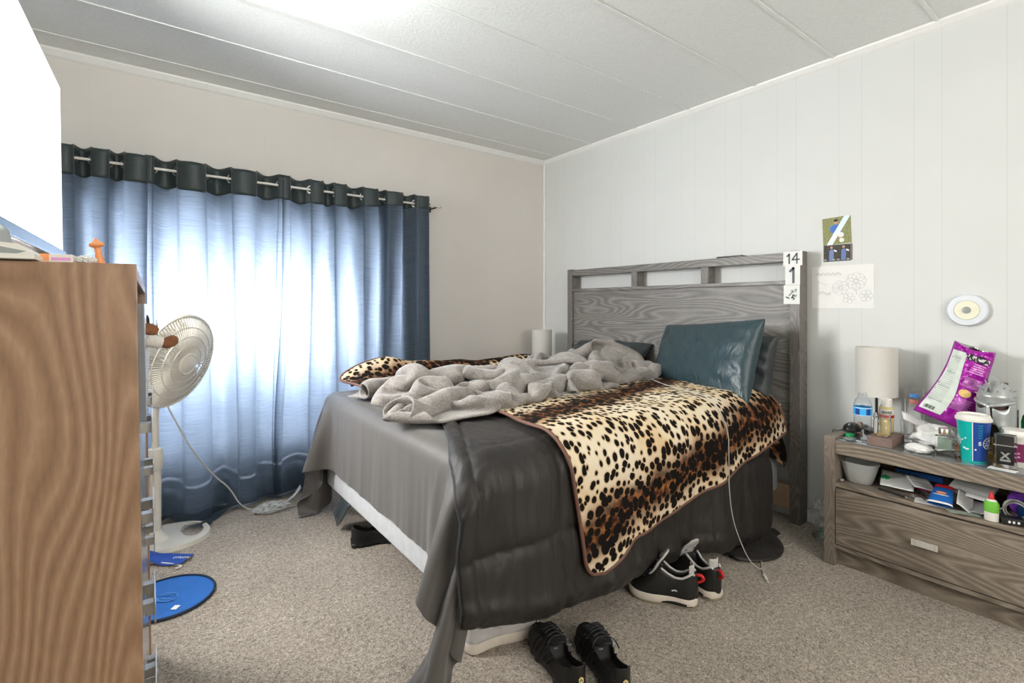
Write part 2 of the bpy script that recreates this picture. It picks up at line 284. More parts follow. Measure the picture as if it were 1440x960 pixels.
# ------------------------------------------------------------------ mesh helpers
class MB:
    def __init__(s): s.v = []; s.f = []; s.uv = None; s.mi = []
    def add(s, v, f, mi=0):
        b = len(s.v); s.v += [tuple(x) for x in v]; s.f += [tuple(i + b for i in q) for q in f]; s.mi += [mi] * len(f); return s
    def box(s, x0, x1, y0, y1, z0, z1, mi=0, bev=0):
        if bev <= 0:
            v = [(x, y, z) for x in (x0, x1) for y in (y0, y1) for z in (z0, z1)]
            return s.add(v, [(0, 1, 3, 2), (4, 6, 7, 5), (0, 4, 5, 1), (2, 3, 7, 6), (0, 2, 6, 4), (1, 5, 7, 3)], mi)
        bm = bmesh.new(); bmesh.ops.create_cube(bm, size=1)
        for q in bm.verts: q.co = Vector(((x0 + x1) / 2 + q.co.x * (x1 - x0), (y0 + y1) / 2 + q.co.y * (y1 - y0), (z0 + z1) / 2 + q.co.z * (z1 - z0)))
        bmesh.ops.bevel(bm, geom=bm.edges[:], offset=bev, segments=2, profile=.6, affect='EDGES')
        bm.verts.index_update(); s.add([q.co[:] for q in bm.verts], [[q.index for q in f.verts] for f in bm.faces], mi); bm.free(); return s
    def tube(s, pts, r, n=10, mi=0, cap=True, smooth=0):
        pts = [Vector(p) for p in pts]
        if smooth:
            for _ in range(smooth):
                q = [pts[0]]
                for a, b in zip(pts[:-1], pts[1:]): q += [a * .75 + b * .25, a * .25 + b * .75]
                q.append(pts[-1]); pts = q
        if isinstance(r, (int, float)): r = [r] * len(pts)
        elif len(r) != len(pts): r = list(np.interp(np.linspace(0, 1, len(pts)), np.linspace(0, 1, len(r)), r))
        up = Vector((0, 0, 1)); vs = []; fs = []
        prev = None
        for i, p in enumerate(pts):
            t = (pts[min(i + 1, len(pts) - 1)] - pts[max(i - 1, 0)]).normalized()
            if prev is None:
                a = t.cross(up if abs(t.z) < .9 else Vector((1, 0, 0))).normalized()
            else:
                a = (prev - t * prev.dot(t)).normalized()
            prev = a; b = t.cross(a)
            for k in range(n):
                th = 2 * PI * k / n; vs.append(p + (a * math.cos(th) + b * math.sin(th)) * r[i])
        for i in range(len(pts) - 1):
            for k in range(n): fs.append((i * n + k, i * n + (k + 1) % n, (i + 1) * n + (k + 1) % n, (i + 1) * n + k))
        if cap: fs.append(tuple(range(n))[::-1]); fs.append(tuple((len(pts) - 1) * n + k for k in range(n)))
        return s.add(vs, fs, mi)
    def lathe(s, prof, c=(0, 0, 0), n=32, mi=0, ax=None, sx=1, sy=1):
        vs = []; fs = []; m = len(prof)
        for (r, z) in prof:
            for k in range(n):
                th = 2 * PI * k / n; vs.append((r * math.cos(th) * sx, r * math.sin(th) * sy, z))
        for i in range(m - 1):
            for k in range(n): fs.append((i * n + k, i * n + (k + 1) % n, (i + 1) * n + (k + 1) % n, (i + 1) * n + k))
        if ax is not None: vs = [ax @ Vector(v) for v in vs]
        vs = [(v[0] + c[0], v[1] + c[1], v[2] + c[2]) for v in vs]
        return s.add(vs, fs, mi)
    def prism(s, poly, z0, z1, mi=0, mat=None):
        n = len(poly); vs = [(x, y, z0) for x, y in poly] + [(x, y, z1) for x, y in poly]
        fs = [tuple(range(n))[::-1], tuple(range(n, 2 * n))] + [(i, (i + 1) % n, n + (i + 1) % n, n + i) for i in range(n)]
        if mat is not None: vs = [mat @ Vector(v) for v in vs]
        return s.add(vs, fs, mi)
    def grid(s, P, close=False, mi=0):
        P = np.asarray(P); a, b = P.shape[:2]
        fs = [(i * b + j, (i + 1) * b + j, (i + 1) * b + j + 1, i * b + j + 1) for i in range(a - 1) for j in range(b - 1)]
        if close: fs += [(i * b + b - 1, (i + 1) * b + b - 1, (i + 1) * b, i * b) for i in range(a - 1)]
        return s.add(P.reshape(-1, 3).tolist(), fs, mi)
    def xform(s, mat): s.v = [tuple(mat @ Vector(v)) for v in s.v]; return s
def obj(name, mb, mats, parent=None, loc=None, smooth=False, uv=None, kind=None, label=None, mods=()):
    me = bpy.data.meshes.new(name)
    off = Vector(loc) if loc is not None else Vector((0, 0, 0))
    me.from_pydata([tuple(Vector(v) - off) for v in mb.v], [], mb.f)
    if not isinstance(mats, (list, tuple)): mats = [mats]
    for m in mats: me.materials.append(M[m] if isinstance(m, str) else m)
    me.polygons.foreach_set('material_index', mb.mi)
    bm = bmesh.new(); bm.from_mesh(me); bmesh.ops.recalc_face_normals(bm, faces=bm.faces); bm.to_mesh(me); bm.free()
    if smooth:
        me.polygons.foreach_set('use_smooth', [True] * len(me.polygons))
        if smooth is not True: me.set_sharp_from_angle(angle=R(smooth))
    if uv is not None:
        l = me.uv_layers.new(name='UVMap'); uvf = np.asarray(uv).reshape(-1, 2)
        idx = np.zeros(len(me.loops), int); me.loops.foreach_get('vertex_index', idx); l.data.foreach_set('uv', uvf[idx].ravel())
    o = bpy.data.objects.new(name, me); C.objects.link(o); o.location = off
    if parent is not None: o.parent = parent
    if kind: o['kind'] = kind
    if label: o['label'] = label
    for t, kw in mods:
        md = o.modifiers.new(t.lower(), t)
        for k, v in kw.items(): setattr(md, k, v)
    return o
def thing(name, label, cat, loc=(0, 0, 0), rot=(0, 0, 0), group=None):
    o = bpy.data.objects.new(name, None); C.objects.link(o); o.empty_display_size = .05
    o.location = loc; o.rotation_euler = rot; o['label'] = label; o['category'] = cat
    if group: o['group'] = group
    return o
def tag(o, label, cat, group=None, kind=None):
    o['label'] = label; o['category'] = cat
    if group: o['group'] = group
    if kind: o['kind'] = kind
    return o
def rel(mb, t):
    """world coordinates -> the frame of thing t (no rotation)"""
    l = Vector(t.location); mb.v = [tuple(Vector(v) - l) for v in mb.v]; return mb
SUB = lambda n: ('SUBSURF', dict(levels=n, render_levels=n))
SOL = lambda t, off=0: ('SOLIDIFY', dict(thickness=t, offset=off))
def text_polys(txt, size, bold=0.0):
    cu = bpy.data.curves.new('lettering', 'FONT'); cu.body = txt; cu.size = size; cu.align_x = 'CENTER'; cu.align_y = 'CENTER'; cu.offset = bold
    o = bpy.data.objects.new('lettering', cu); C.objects.link(o)
    dg = bpy.context.evaluated_depsgraph_get(); me = bpy.data.meshes.new_from_object(o.evaluated_get(dg))
    v = [x.co[:2] for x in me.vertices]; f = [tuple(p.vertices) for p in me.polygons]
    bpy.data.objects.remove(o); bpy.data.curves.remove(cu); bpy.data.meshes.remove(me)
    return v, f
def frame(O, U, V):
    U = Vector(U).normalized(); V = Vector(V).normalized(); N = U.cross(V)
    m = Matrix(((U.x, V.x, N.x, O[0]), (U.y, V.y, N.y, O[1]), (U.z, V.z, N.z, O[2]), (0, 0, 0, 1))); return m
def flat(mb, m4, poly, lift=.0006, mi=0):
    """a printed shape lying on the plane of frame m4"""
    n = len(poly); vs = [m4 @ Vector((p[0], p[1], lift)) for p in poly]; mb.add(vs, [tuple(range(n))], mi); return mb
def rect(u0, u1, v0, v1): return [(u0, v0), (u1, v0), (u1, v1), (u0, v1)]
def disc(u, v, r, n=20, ry=None): return [(u + r * math.cos(2 * PI * k / n), v + (ry or r) * math.sin(2 * PI * k / n)) for k in range(n)]
def letters(mb, m4, txt, size, u=0, v=0, lift=.0008, mi=0, bold=0.0):
    vs, fs = text_polys(txt, size, bold); mb.add([m4 @ Vector((a + u, b + v, lift)) for a, b in vs], fs, mi); return mb
def vnoise(seed):
    rs = np.random.RandomState(seed); G = rs.uniform(-1, 1, (64, 64))
    def f(x, y=0):
        x = np.asarray(x, float) + 100; y = np.asarray(y, float) + 100 + 0 * x; x = x + 0 * y
        xi = np.floor(x).astype(int); yi = np.floor(y).astype(int); fx = x - xi; fy = y - yi
        fx = fx * fx * (3 - 2 * fx); fy = fy * fy * (3 - 2 * fy)
        g = lambda a, b: G[a % 64, b % 64]
        return (g(xi, yi) * (1 - fx) + g(xi + 1, yi) * fx) * (1 - fy) + (g(xi, yi + 1) * (1 - fx) + g(xi + 1, yi + 1) * fx) * fy
    return f
# ------------------------------------------------------------------ room shell
XL_, XR_, YB_, YW_, ZC_ = -.60, 2.70, -1.60, 3.144, 2.282
WX0, WX1, WZ0, WZ1 = -.32, 1.30, .24, 1.62
mb = MB().box(XL_ - .1, XR_ + .1, YB_ - .1, YW_ + .1, -.08, 0); obj('floor', mb, 'carpet', kind='structure')
mb = MB().box(XL_ - .1, XR_ + .1, YB_ - .1, YW_ + .1, ZC_, ZC_ + .08)
obj('ceiling', mb, 'ceiling', kind='structure')
obj('wall_right', MB().box(XR_, XR_ + .1, YB_, YW_ + .1, 0, ZC_), 'wall_right', kind='structure')
obj('wall_left', MB().box(XL_ - .1, XL_, YB_, YW_ + .1, 0, ZC_), 'wall_right', kind='structure')
obj('wall_back', MB().box(XL_ - .1, XR_ + .1, YB_ - .1, YB_, 0, ZC_), 'wall_right', kind='structure')
mb = MB(); y0, y1 = YW_, YW_ + .1
mb.box(XL_, WX0, y0, y1, 0, ZC_); mb.box(WX1, XR_, y0, y1, 0, ZC_); mb.box(WX0, WX1, y0, y1, 0, WZ0); mb.box(WX0, WX1, y0, y1, WZ1, ZC_)
obj('wall_window', mb, 'wall_window', kind='structure')
# ceiling battens (run along X), coves and corner trims
k = 1
for y in (.20, .591, .979, 1.359, 1.766, 2.17, 2.575, 2.96):
    t = MB().box(XL_, XR_ - .006, y - .007, y + .007, ZC_ - .0045, ZC_ - .0002, bev=.001)
    obj('trim_%d' % k, t, 'ceiling', kind='structure'); k += 1
t = MB().prism([(0, 0), (.028, 0), (.026, .008), (.010, .024), (0, .030)], YB_, YW_, mat=Matrix(((-1, 0, 0, XR_), (0, 0, 1, 0), (0, -1, 0, ZC_), (0, 0, 0, 1))))
obj('trim_%d' % k, t, 'trimwhite', kind='structure'); k += 1
t = MB().prism([(0, 0), (.034, 0), (.032, .008), (.012, .030), (0, .036)], XL_, XR_, mat=Matrix(((0, 0, 1, 0), (-1, 0, 0, YW_), (0, -1, 0, ZC_), (0, 0, 0, 1))))
obj('trim_%d' % k, t, 'trimwhite', kind='structure'); k += 1
obj('trim_%d' % k, MB().box(XR_ - .012, XR_ - .0005, YW_ - .022, YW_ - .0005, .05, ZC_ - .03, bev=.003), 'trimwhite', kind='structure')
obj('baseboard_right', MB().box(XR_ - .010, XR_ - .0005, YB_, YW_ - .03, 0, .05, bev=.002), 'trimwhite', kind='structure')
obj('baseboard_window', MB().box(XL_, XR_ - .02, YW_ - .010, YW_ - .0005, 0, .05, bev=.002), 'trimwhite', kind='structure')
# window
m = bpy.data.materials.new('window_pane_glass'); m.use_nodes = True; nt = m.node_tree
for n in list(nt.nodes):
    if n.type != 'OUTPUT_MATERIAL': nt.nodes.remove(n)
tr = node(nt, 'ShaderNodeBsdfTransparent'); gl = node(nt, 'ShaderNodeBsdfGlossy'); gl.inputs['Roughness'].default_value = .03
mx = node(nt, 'ShaderNodeMixShader'); mx.inputs[0].default_value = .06; nt.links.new(tr.outputs[0], mx.inputs[1]); nt.links.new(gl.outputs[0], mx.inputs[2])
nt.links.new(mx.outputs[0], [n for n in nt.nodes if n.type == 'OUTPUT_MATERIAL'][0].inputs[0]); M['pane'] = m
wn = bpy.data.objects.new('window_1', None); C.objects.link(wn); wn.location = (0, YW_, WZ0); wn['kind'] = 'structure'
mb = MB(); f = .035; ya, yb = YW_ + .035, YW_ + .075
mb.box(WX0, WX0 + f, ya, yb, WZ0, WZ1); mb.box(WX1 - f, WX1, ya, yb, WZ0, WZ1); mb.box(WX0 + f, WX1 - f, ya, yb, WZ0, WZ0 + f); mb.box(WX0 + f, WX1 - f, ya, yb, WZ1 - f, WZ1)
xm = (WX0 + WX1) / 2; mb.box(xm - .02, xm + .02, ya, yb, WZ0 + f, WZ1 - f)
obj('window_frame', rel(mb, wn), 'trimwhite', wn)
obj('window_pane', rel(MB().box(WX0 + f, WX1 - f, YW_ + .053, YW_ + .056, WZ0 + f, WZ1 - f), wn), 'pane', wn)
M['slat'] = m_curtain('white_vinyl_slat', (.7, .7, .7), (.75, .76, .78), .5)
bl = thing('window_blind', 'white mini blind hanging in the window behind the blue curtains', 'blind', (xm, YW_ + .012, WZ0 + .02))
mb = MB()
for i in range(int((WZ1 - WZ0 - .06) / .0235)):
    z = WZ1 - .04 - i * .0235
    mb.grid([[(WX0 + .01, YW_ + .0035, z + .007), (WX0 + .01, YW_ + .013, z + .002), (WX0 + .01, YW_ + .021, z - .007)], [(WX1 - .01, YW_ + .0035, z + .007), (WX1 - .01, YW_ + .013, z + .002), (WX1 - .01, YW_ + .021, z - .007)]])
sl = obj('slats', rel(mb, bl), 'slat', bl, smooth=True); sl['kind'] = 'stuff'
obj('headrail', rel(MB().box(WX0 + .008, WX1 - .008, YW_ + .002, YW_ + .025, WZ1 - .03, WZ1 - .002, bev=.002), bl), 'white', bl)
obj('bottom_rail', rel(MB().box(WX0 + .01, WX1 - .01, YW_ + .006, YW_ + .022, WZ0 + .004, WZ0 + .016, bev=.002), bl), 'white', bl)

# ceiling lamp (added out of view to brighten the ceiling and room)
cl = thing('added_ceiling_lamp', 'added round glass bowl ceiling lamp lit unseen above the foot of the bed', 'ceiling lamp', (.42, 1.66, ZC_))
obj('canopy', MB().lathe([(.0, 0), (.06, 0), (.058, -.015), (.012, -.02), (.010, -.09), (0, -.09)]), 'chrome', cl, smooth=40)
obj('glass_bowl', MB().lathe([(.16, -.07), (.165, -.075), (.15, -.115), (.11, -.145), (.05, -.16), (0, -.163)]), 'added_lamp_glass', cl, smooth=True)
pl = bpy.data.lights.new('added_lamp_bulb', 'POINT'); pl.energy = 33; pl.shadow_soft_size = .05; pl.color = (.93, 1, .95)
po = bpy.data.objects.new('added_lamp_bulb', pl); C.objects.link(po); po.location = (0, 0, -.055); po.parent = cl

# ------------------------------------------------------------------ chest of drawers
CH = thing('chest_of_drawers', 'tall brown wood-grain chest of drawers at left edge with the television on top', 'chest of drawers',
           (0.0125, .86, 0), (0, R(-.75), R(-1.05)))
H_, D_, W_ = 1.142, .47, 1.04      # height, depth (to -x), width (to +y); local origin: near front bottom edge
obj('side_panel', MB().box(-D_, 0, 0, .018, 0, H_, bev=.0012), 'oak', CH)
obj('side_panel', MB().box(-D_, 0, W_ - .018, W_, 0, H_, bev=.0012), 'oak', CH)
obj('top_panel', MB().box(-D_, -.001, .018, W_ - .018, H_ - .020, H_ - .002), 'oak', CH)
obj('back_panel', MB().box(-D_, -D_ + .006, .018, W_ - .018, .04, H_ - .020), 'oak', CH)
obj('plinth', MB().box(-.06, -.045, .018, W_ - .018, 0, .055), 'oak', CH)
M['chestfront'] = plain('grey_glossy_drawer_front', (.20, .21, .225), .16, .0, noise_amt=.1, spec=.8)
zb = .06; dh = .1685
for r_ in range(6):
    z0 = zb + r_ * (dh + .003) + .0015; z1 = z0 + dh
    open_ = .012 if r_ == 5 else 0
    d = obj('drawer', MB().box(-.022 + open_, -.004 + open_, .020, W_ - .020, z0, z1, bev=.001).box(-.40, -.023 + open_, .035, W_ - .035, z0 + .01, z1 - .02), 'chestfront', CH)
    for yy in (.36, .69):
        zc = (z0 + z1) / 2 + .02
        h = obj('handle', MB().box(-.004 + open_, .012 + open_, yy - .05, yy - .03, zc - .009, zc + .009).box(-.004 + open_, .012 + open_, yy + .03, yy + .05, zc - .009, zc + .009)
                .box(.012 + open_, .0140 + open_, yy - .065, yy + .065, zc - .024, zc + .024, bev=.0008), 'metal', d)
# plush toy hanging out of the top drawer
pt = thing('plush_toy', 'brown and white plush legs hanging from the top drawer in front of the fan', 'plush toy', (.02, 1.12, .98))
def chesty(x, y, z): return (x, y, z)
mb = MB().tube([(.004, 1.10, 1.022), (.012, 1.10, 1.022), (.022, 1.102, 1.020), (.034, 1.104, 1.017)], [.008, .011, .0115, .010], 12, smooth=2)
obj('leg', rel(mb, pt), 'plushwhite', pt, smooth=True)
mb = MB().tube([(.033, 1.104, 1.017), (.042, 1.107, 1.016), (.050, 1.109, 1.020), (.058, 1.11, 1.021)], [.007, .0105, .0105, .005], 12, smooth=2)
obj('paw', rel(mb, pt), 'plushbrown', pt, smooth=True)
mb = MB().tube([(.004, 1.06, 1.045), (.010, 1.062, 1.045), (.018, 1.064, 1.043), (.026, 1.065, 1.038)], [.006, .010, .010, .005], 12, smooth=2)
obj('paw', rel(mb, pt), 'plushbrown', pt, smooth=True)
mb = MB().tube([(.002, 1.14, 1.066), (.010, 1.14, 1.064), (.011, 1.14, 1.05), (.008, 1.14, 1.02)], [.003, .006, .006, .004], 10, smooth=2)
obj('body', rel(mb, pt), 'blackcloth', pt, smooth=True)

# ------------------------------------------------------------------ things on the chest
ZT_ = H_ + .0
def chest_pt(x, y, z=0): return tuple(CH.matrix_basis @ Vector((x, y, H_ + z)))
TV = thing('television', 'flat television with a blank white screen standing on the chest', 'television', chest_pt(-.17, .33, .001), (0, R(-.75), R(-1.9)))
# local: screen faces +x, long along y; y from -.36 to .38
y0, y1, z0, z1 = -.38, .365, .052, .455
obj('screen', MB().box(.0125, .0140, y0 + .006, y1 - .004, z0 + .018, z1 - .006), 'screen', TV)
obj('bezel', MB().box(-.02, .0120, y0, y1, z0, z1, bev=.003), 'black', TV)
obj('bottom_bezel', MB().box(.0122, .020, y0, y1, z0 - .004, z0 + .017, bev=.002), 'bluegrey', TV)
obj('rear_housing', MB().box(-.055, -.0205, y0 + .10, y1 - .10, z0 + .02, z1 - .12, bev=.01), 'black', TV)
for s in (-.27, .25):
    obj('foot', MB().prism([(-.09, 0), (.10, 0), (.095, .006), (.02, .016), (.006, z0 + .002), (-.008, z0 + .002), (-.02, .016), (-.085, .006)], s - .008, s + .008, mat=Matrix(((1, 0, 0, 0), (0, 0, 1, 0), (0, 1, 0, 0), (0, 0, 0, 1)))), 'chrome', TV)
p = chest_pt(-.135, .10, .0015)
gc = thing('streaming_box', 'pale grey angular box lying under the television bottom edge', 'electronics', p, (0, R(-.75), R(-1)))
obj('body', MB().prism([(-.05, 0), (.035, 0), (.035, .006), (.02, .018), (-.05, .024)], -.12, .13, mat=Matrix(((1, 0, 0, 0), (0, 0, 1, 0), (0, 1, 0, 0), (0, 0, 0, 1)))), 'white', gc)
mm_ = Matrix(((1, 0, 0, 0), (0, 0, 1, -.1203), (0, 1, 0, 0), (0, 0, 0, 1)))
mb = MB(); mb.add([(-.035, -.1206, .006), (.02, -.1206, .006), (.028, -.1206, .009), (0.0, -.1206, .015)], [(0, 1, 2, 3)])
obj('side_diamond', mb, 'greydot', gc)  # flat grey diamond on the near side face
p = chest_pt(-.155, .03, .0015)
sp = thing('desk_ball', 'dull grey round knob beside the pale box under the television', 'ornament', p)
obj('ball', MB().lathe([(0, 0), (.018, .001), (.026, .010), (.028, .024), (.024, .040), (.012, .050), (0, .052)]), 'silver', sp, smooth=True)
p = chest_pt(-.085, .06, .0015)
bx = thing('small_box', 'small white and orange medicine box on the chest beside the television', 'box', p, (0, R(-.75), R(-4)))
obj('carton', MB().box(-.017, .016, -.02, .02, 0, .0115, bev=.0008), 'white', bx)
obj('printed_band', MB().box(-.0165, -.008, -.0204, .0204, .002, .0117), 'orange', bx)
obj('text_strip', MB().box(-.006, .014, -.0203, .0203, .003, .007), 'pink', bx)
p = chest_pt(-.058, .06, .0015)
ts = thing('crumpled_tissue', 'small crumpled white tissue beside the orange toy on the chest', 'tissue', p)
def crumple(rx, ry, rz, seed, n=22, amp=.35, freq=2.2):
    mb = MB(); P = []
    nf = [noise.noise for _ in range(1)]
    for i in range(n + 1):
        th = PI * i / n; row = []
        for j in range(n * 2):
            ph = 2 * PI * j / (n * 2)
            d = Vector((math.sin(th) * math.cos(ph), math.sin(th) * math.sin(ph), math.cos(th)))
            q = d * freq + Vector((seed * 3.1, seed * 1.7, seed))
            rr = 1 + amp * (1 - 2 * abs(noise.noise(q))) * .8 + amp * .5 * (1 - 2 * abs(noise.noise(q * 2.3))) - amp * .8
            row.append((d.x * rx * rr, d.y * ry * rr, max(0, rz + d.z * rz * rr)))
        P.append(row)
    mb.grid(P, close=True); return mb
obj('tissue', crumple(.012, .012, .006, 3), 'paper', ts, smooth=30)
p = chest_pt(-.043, .075, .0015)
tt = thing('orange_toy', 'orange plastic stick with a flanged pointed cap standing on the chest', 'toy', p, (R(0), R(-9), 0)); tt.scale = (.68, .68, .72)
obj('stick', MB().lathe([(0, 0), (.0085, 0), (.0085, .004), (.0062, .02), (.0056, .036), (0, .036)], n=20), 'orange', tt, smooth=30)
obj('cap', MB().lathe([(0, .036), (.008, .0365), (.013, .040), (.0128, .044), (.009, .047), (.006, .048), (.0015, .055), (0, .055)], n=24), 'orange', tt, smooth=30)

# ------------------------------------------------------------------ curtains
YR = 3.062
def px2x(px, Y=YR):
    k = (px - 720) / 697.6; return Y * (.6013 + .799 * k) / (.799 - .6013 * k)
ROD_Z = 1.772
rod = thing('curtain_rod', 'thin pale metal curtain rod with a small end bracket above the window', 'curtain rod', (.65, YR, ROD_Z))
obj('rod', rel(MB().tube([(-.50, YR, ROD_Z), (1.655, YR, ROD_Z)], .0065, 14), rod), 'white', rod, smooth=40)
obj('finial', rel(MB().tube([(1.655, YR, ROD_Z), (1.662, YR, ROD_Z), (1.668, YR, ROD_Z), (1.682, YR, ROD_Z), (1.69, YR, ROD_Z)], [.008, .009, .011, .011, .005], 14), rod), 'chrome', rod, smooth=True)
mb = MB().box(1.632, 1.646, YW_ - .006, YW_ - .0005, ROD_Z - .03, ROD_Z + .03).box(1.635, 1.643, YR - .002, YW_ - .003, ROD_Z - .014, ROD_Z - .007).box(1.635, 1.643, YR - .010, YR + .01, ROD_Z - .014, ROD_Z - .0065)
obj('bracket', rel(mb, rod), 'black', rod)
def curtain(px0, px1, behind, label, hem, pool, seed, zt=.055):
    """behind: pixel intervals where the fabric passes behind the rod"""
    x0, x1 = px2x(px0), px2x(px1); kn = []
    cur = x0
    for a, b in behind:
        a, b = px2x(a), px2x(b); kn.append((cur, a, -1)); kn.append((a, b, 1)); cur = b
    kn.append((cur, x1, -1)); kn = [q for q in kn if q[1] - q[0] > .004]
    NX = max(40, int((x1 - x0) / .0045)); NZ = 110
    n1, n2, n3 = vnoise(seed), vnoise(seed + 1), vnoise(seed + 2)
    P = np.zeros((NX, NZ, 3)); UV = np.zeros((NX, NZ, 2))
    xs = np.linspace(x0, x1, NX)
    wave = np.zeros(NX); wx = np.zeros(NX)
    for a, b, s in kn:
        mk = (xs >= a) & (xs <= b); wv = np.sin(PI * (xs[mk] - a) / (b - a)); wave[mk] = s * wv * (min(.058, .62 * (b - a)) if s < 0 else min(.036, .42 * (b - a)))
        if s < 0:
            kk = min(.022, .15 * (b - a) + .007); wx[mk] = -kk * np.sin(2 * PI * (xs[mk] - a) / (b - a))
    arc = np.concatenate([[0], np.cumsum(np.sqrt(np.diff(xs + wx) ** 2 + np.diff(wave) ** 2))])
    for i, x in enumerate(xs):
        hz = hem(x); pl_ = pool(x); ztop = ROD_Z + zt + .008 * math.cos(wave[i] * 60)
        Lh = ztop - hz; tot = Lh + pl_
        for j in range(NZ):
            s = tot * j / (NZ - 1); q = min(1, s / 1.75)
            fold = wave[i] * (1 - .35 * q) + q * (.026 * n1(x * 7 + seed, s * .5) + .018 * n2(x * 15, s * .8)) + .003 * n3(x * 30, s * 5)
            xx = x + wx[i] * (1 - .25 * q) + q * .05 * n2(x * 3 + 4, s * .7)
            if px1 > 600: xx += .05 * q * (x - x0) / (x1 - x0)
            y = YR + fold; z = ztop - s
            if s > Lh:
                e = s - Lh; y = y - e * .9; z = hz + .008 + .012 * (1 + math.sin(e * 55 + x * 22)) * min(1, e * 25) + .012 * n3(x * 9, e * 12)
                z = max(z, hz + .004)
            P[i, j] = (xx, min(y, YW_ - .012), z); UV[i, j] = (arc[i], s)
    t = thing('curtain', label, 'curtain', ((x0 + x1) / 2, YR, 0), group=None)
    j1 = 9
    fab = MB().grid(P[:, j1 - 1:]); obj('drape', rel(fab, t), 'curtain', t, smooth=True, uv=UV[:, j1 - 1:])
    hd = MB().grid(P[:, :j1]); obj('header_band', rel(hd, t), 'curtain_head', t, smooth=True, uv=UV[:, :j1], mods=[SOL(.004)])
    for a, b, s in kn[:-1]:
        i = int(np.argmin(abs(xs - b))); i = max(1, min(NX - 2, i))
        dx = xs[min(i + 2, NX - 1)] - xs[i - 2]; dy = wave[min(i + 2, NX - 1)] - wave[i - 2]
        ang = math.atan2(dy, dx) * .75
        rm = MB(); n = 24
        rot = Matrix.Rotation(ang, 4, 'Z') @ Matrix.Rotation(R(90), 4, 'X')
        prof = [(.017, -.003), (.0245, -.003), (.026, 0), (.0245, .003), (.017, .003), (.016, 0), (.017, -.003)]
        rm.lathe(prof, n=n); rm.xform(Matrix.Translation((b, YR + wave[i], ROD_Z)) @ rot)
        obj('grommet', rel(rm, t), 'chrome', t, smooth=50)
    return t
curtain(70, 208, [(102, 130), (152, 176)], 'leftmost blue curtain panel, narrow, between television and white fan', lambda x: 0, lambda x: .04, 11)
curtain(206, 400, [(215, 249), (288, 325), (360, 393)], 'wide middle blue curtain panel glowing behind the white fan, hem pooled on carpet', lambda x: 0,
        lambda x: .05 + .16 * math.exp(-((x - .24) / .13) ** 2), 23)
curtain(396, 600, [(406, 437), (452.6, 470), (485, 511), (529, 542), (564, 583)], 'right blue curtain panel reaching behind the bed, corner lifted onto the mattress',
        lambda x: float(np.interp(x, [1.05, 1.30, 1.56], [0, .60, .70])), lambda x: float(np.interp(x, [.8, .95, 1.05, 1.2], [.08, .03, 0, 0])), 37)

# ------------------------------------------------------------------ pedestal fan
FAN = thing('pedestal_fan', 'ivory pedestal fan on a flat base in front of the curtains', 'fan', (.06, 2.80, 0))
mb = MB(); out = []
for k_ in range(48):
    th = 2 * PI * k_ / 48; c_, s_ = math.cos(th), math.sin(th)
    out.append((.19 * (abs(c_) ** .85) * (1 if c_ > 0 else -1) + .03, .155 * (abs(s_) ** .85) * (1 if s_ > 0 else -1)))
hole = [(.145 + .045 * math.cos(2 * PI * k_ / 48), .02 + .085 * math.sin(2 * PI * k_ / 48)) for k_ in range(48)]
mb2 = MB()
for (za, zb_) in ((.0, .018),):
    vs = [(x, y, za) for x, y in out] + [(x * .97, y * .97, zb_) for x, y in out] + [(x, y, zb_) for x, y in hole] + [(x, y, za) for x, y in hole]
    n = 48
    fs = []
    for i in range(n):
        j = (i + 1) % n
        fs += [(i, j, n + j, n + i), (n + i, n + j, 2 * n + j, 2 * n + i), (2 * n + i, 2 * n + j, 3 * n + j, 3 * n + i), (3 * n + i, 3 * n + j, j, i)]
    mb2.add(vs, fs)
obj('base', mb2, 'fanwhite', FAN, smooth=40)
obj('base_collar', MB().lathe([(0, .018), (.055, .018), (.05, .028), (.03, .045), (.026, .06), (0, .06)]), 'fanwhite', FAN, smooth=40)
obj('lower_pole', MB().tube([(0, 0, .05), (0, 0, .36)], .024, 20), 'fanwhite', FAN, smooth=40)
obj('height_collar', MB().lathe([(0, .33), (.024, .33), (.030, .34), (.032, .40), (.027, .43), (.018, .435), (0, .435)]), 'fanwhite', FAN, smooth=40)
obj('upper_pole', MB().tube([(0, 0, .42), (.004, 0, .78)], .0135, 18), 'fanwhite', FAN, smooth=40)
_v = Vector((.6013, .799, 0)); _r = Vector((.799, -.6013, 0))
nrm = (_r * .93 - _v * .10 + Vector((0, 0, -.25))).normalized()
Zax = nrm; Xax = Vector((0, 0, 1)).cross(Zax).normalized(); Yax = Zax.cross(Xax)
hc = Vector((.06, 2.80, .862)) + nrm * .105 - Vector((.06, 2.80, 0)) + Vector((0, 0, 0))
HM = Matrix(((Xax.x, Yax.x, Zax.x, hc.x), (Xax.y, Yax.y, Zax.y, hc.y), (Xax.z, Yax.z, Zax.z, hc.z), (0, 0, 0, 1)))
RR = .213
def cageprof(front):
    if front: return [(r, .012 + .052 * (1 - (r / RR) ** 2.2)) for r in np.linspace(.048, RR - .004, 9)]
    return [(r, -.012 - .085 * (1 - (r / RR) ** 3.2)) for r in np.linspace(.06, RR - .004, 9)]
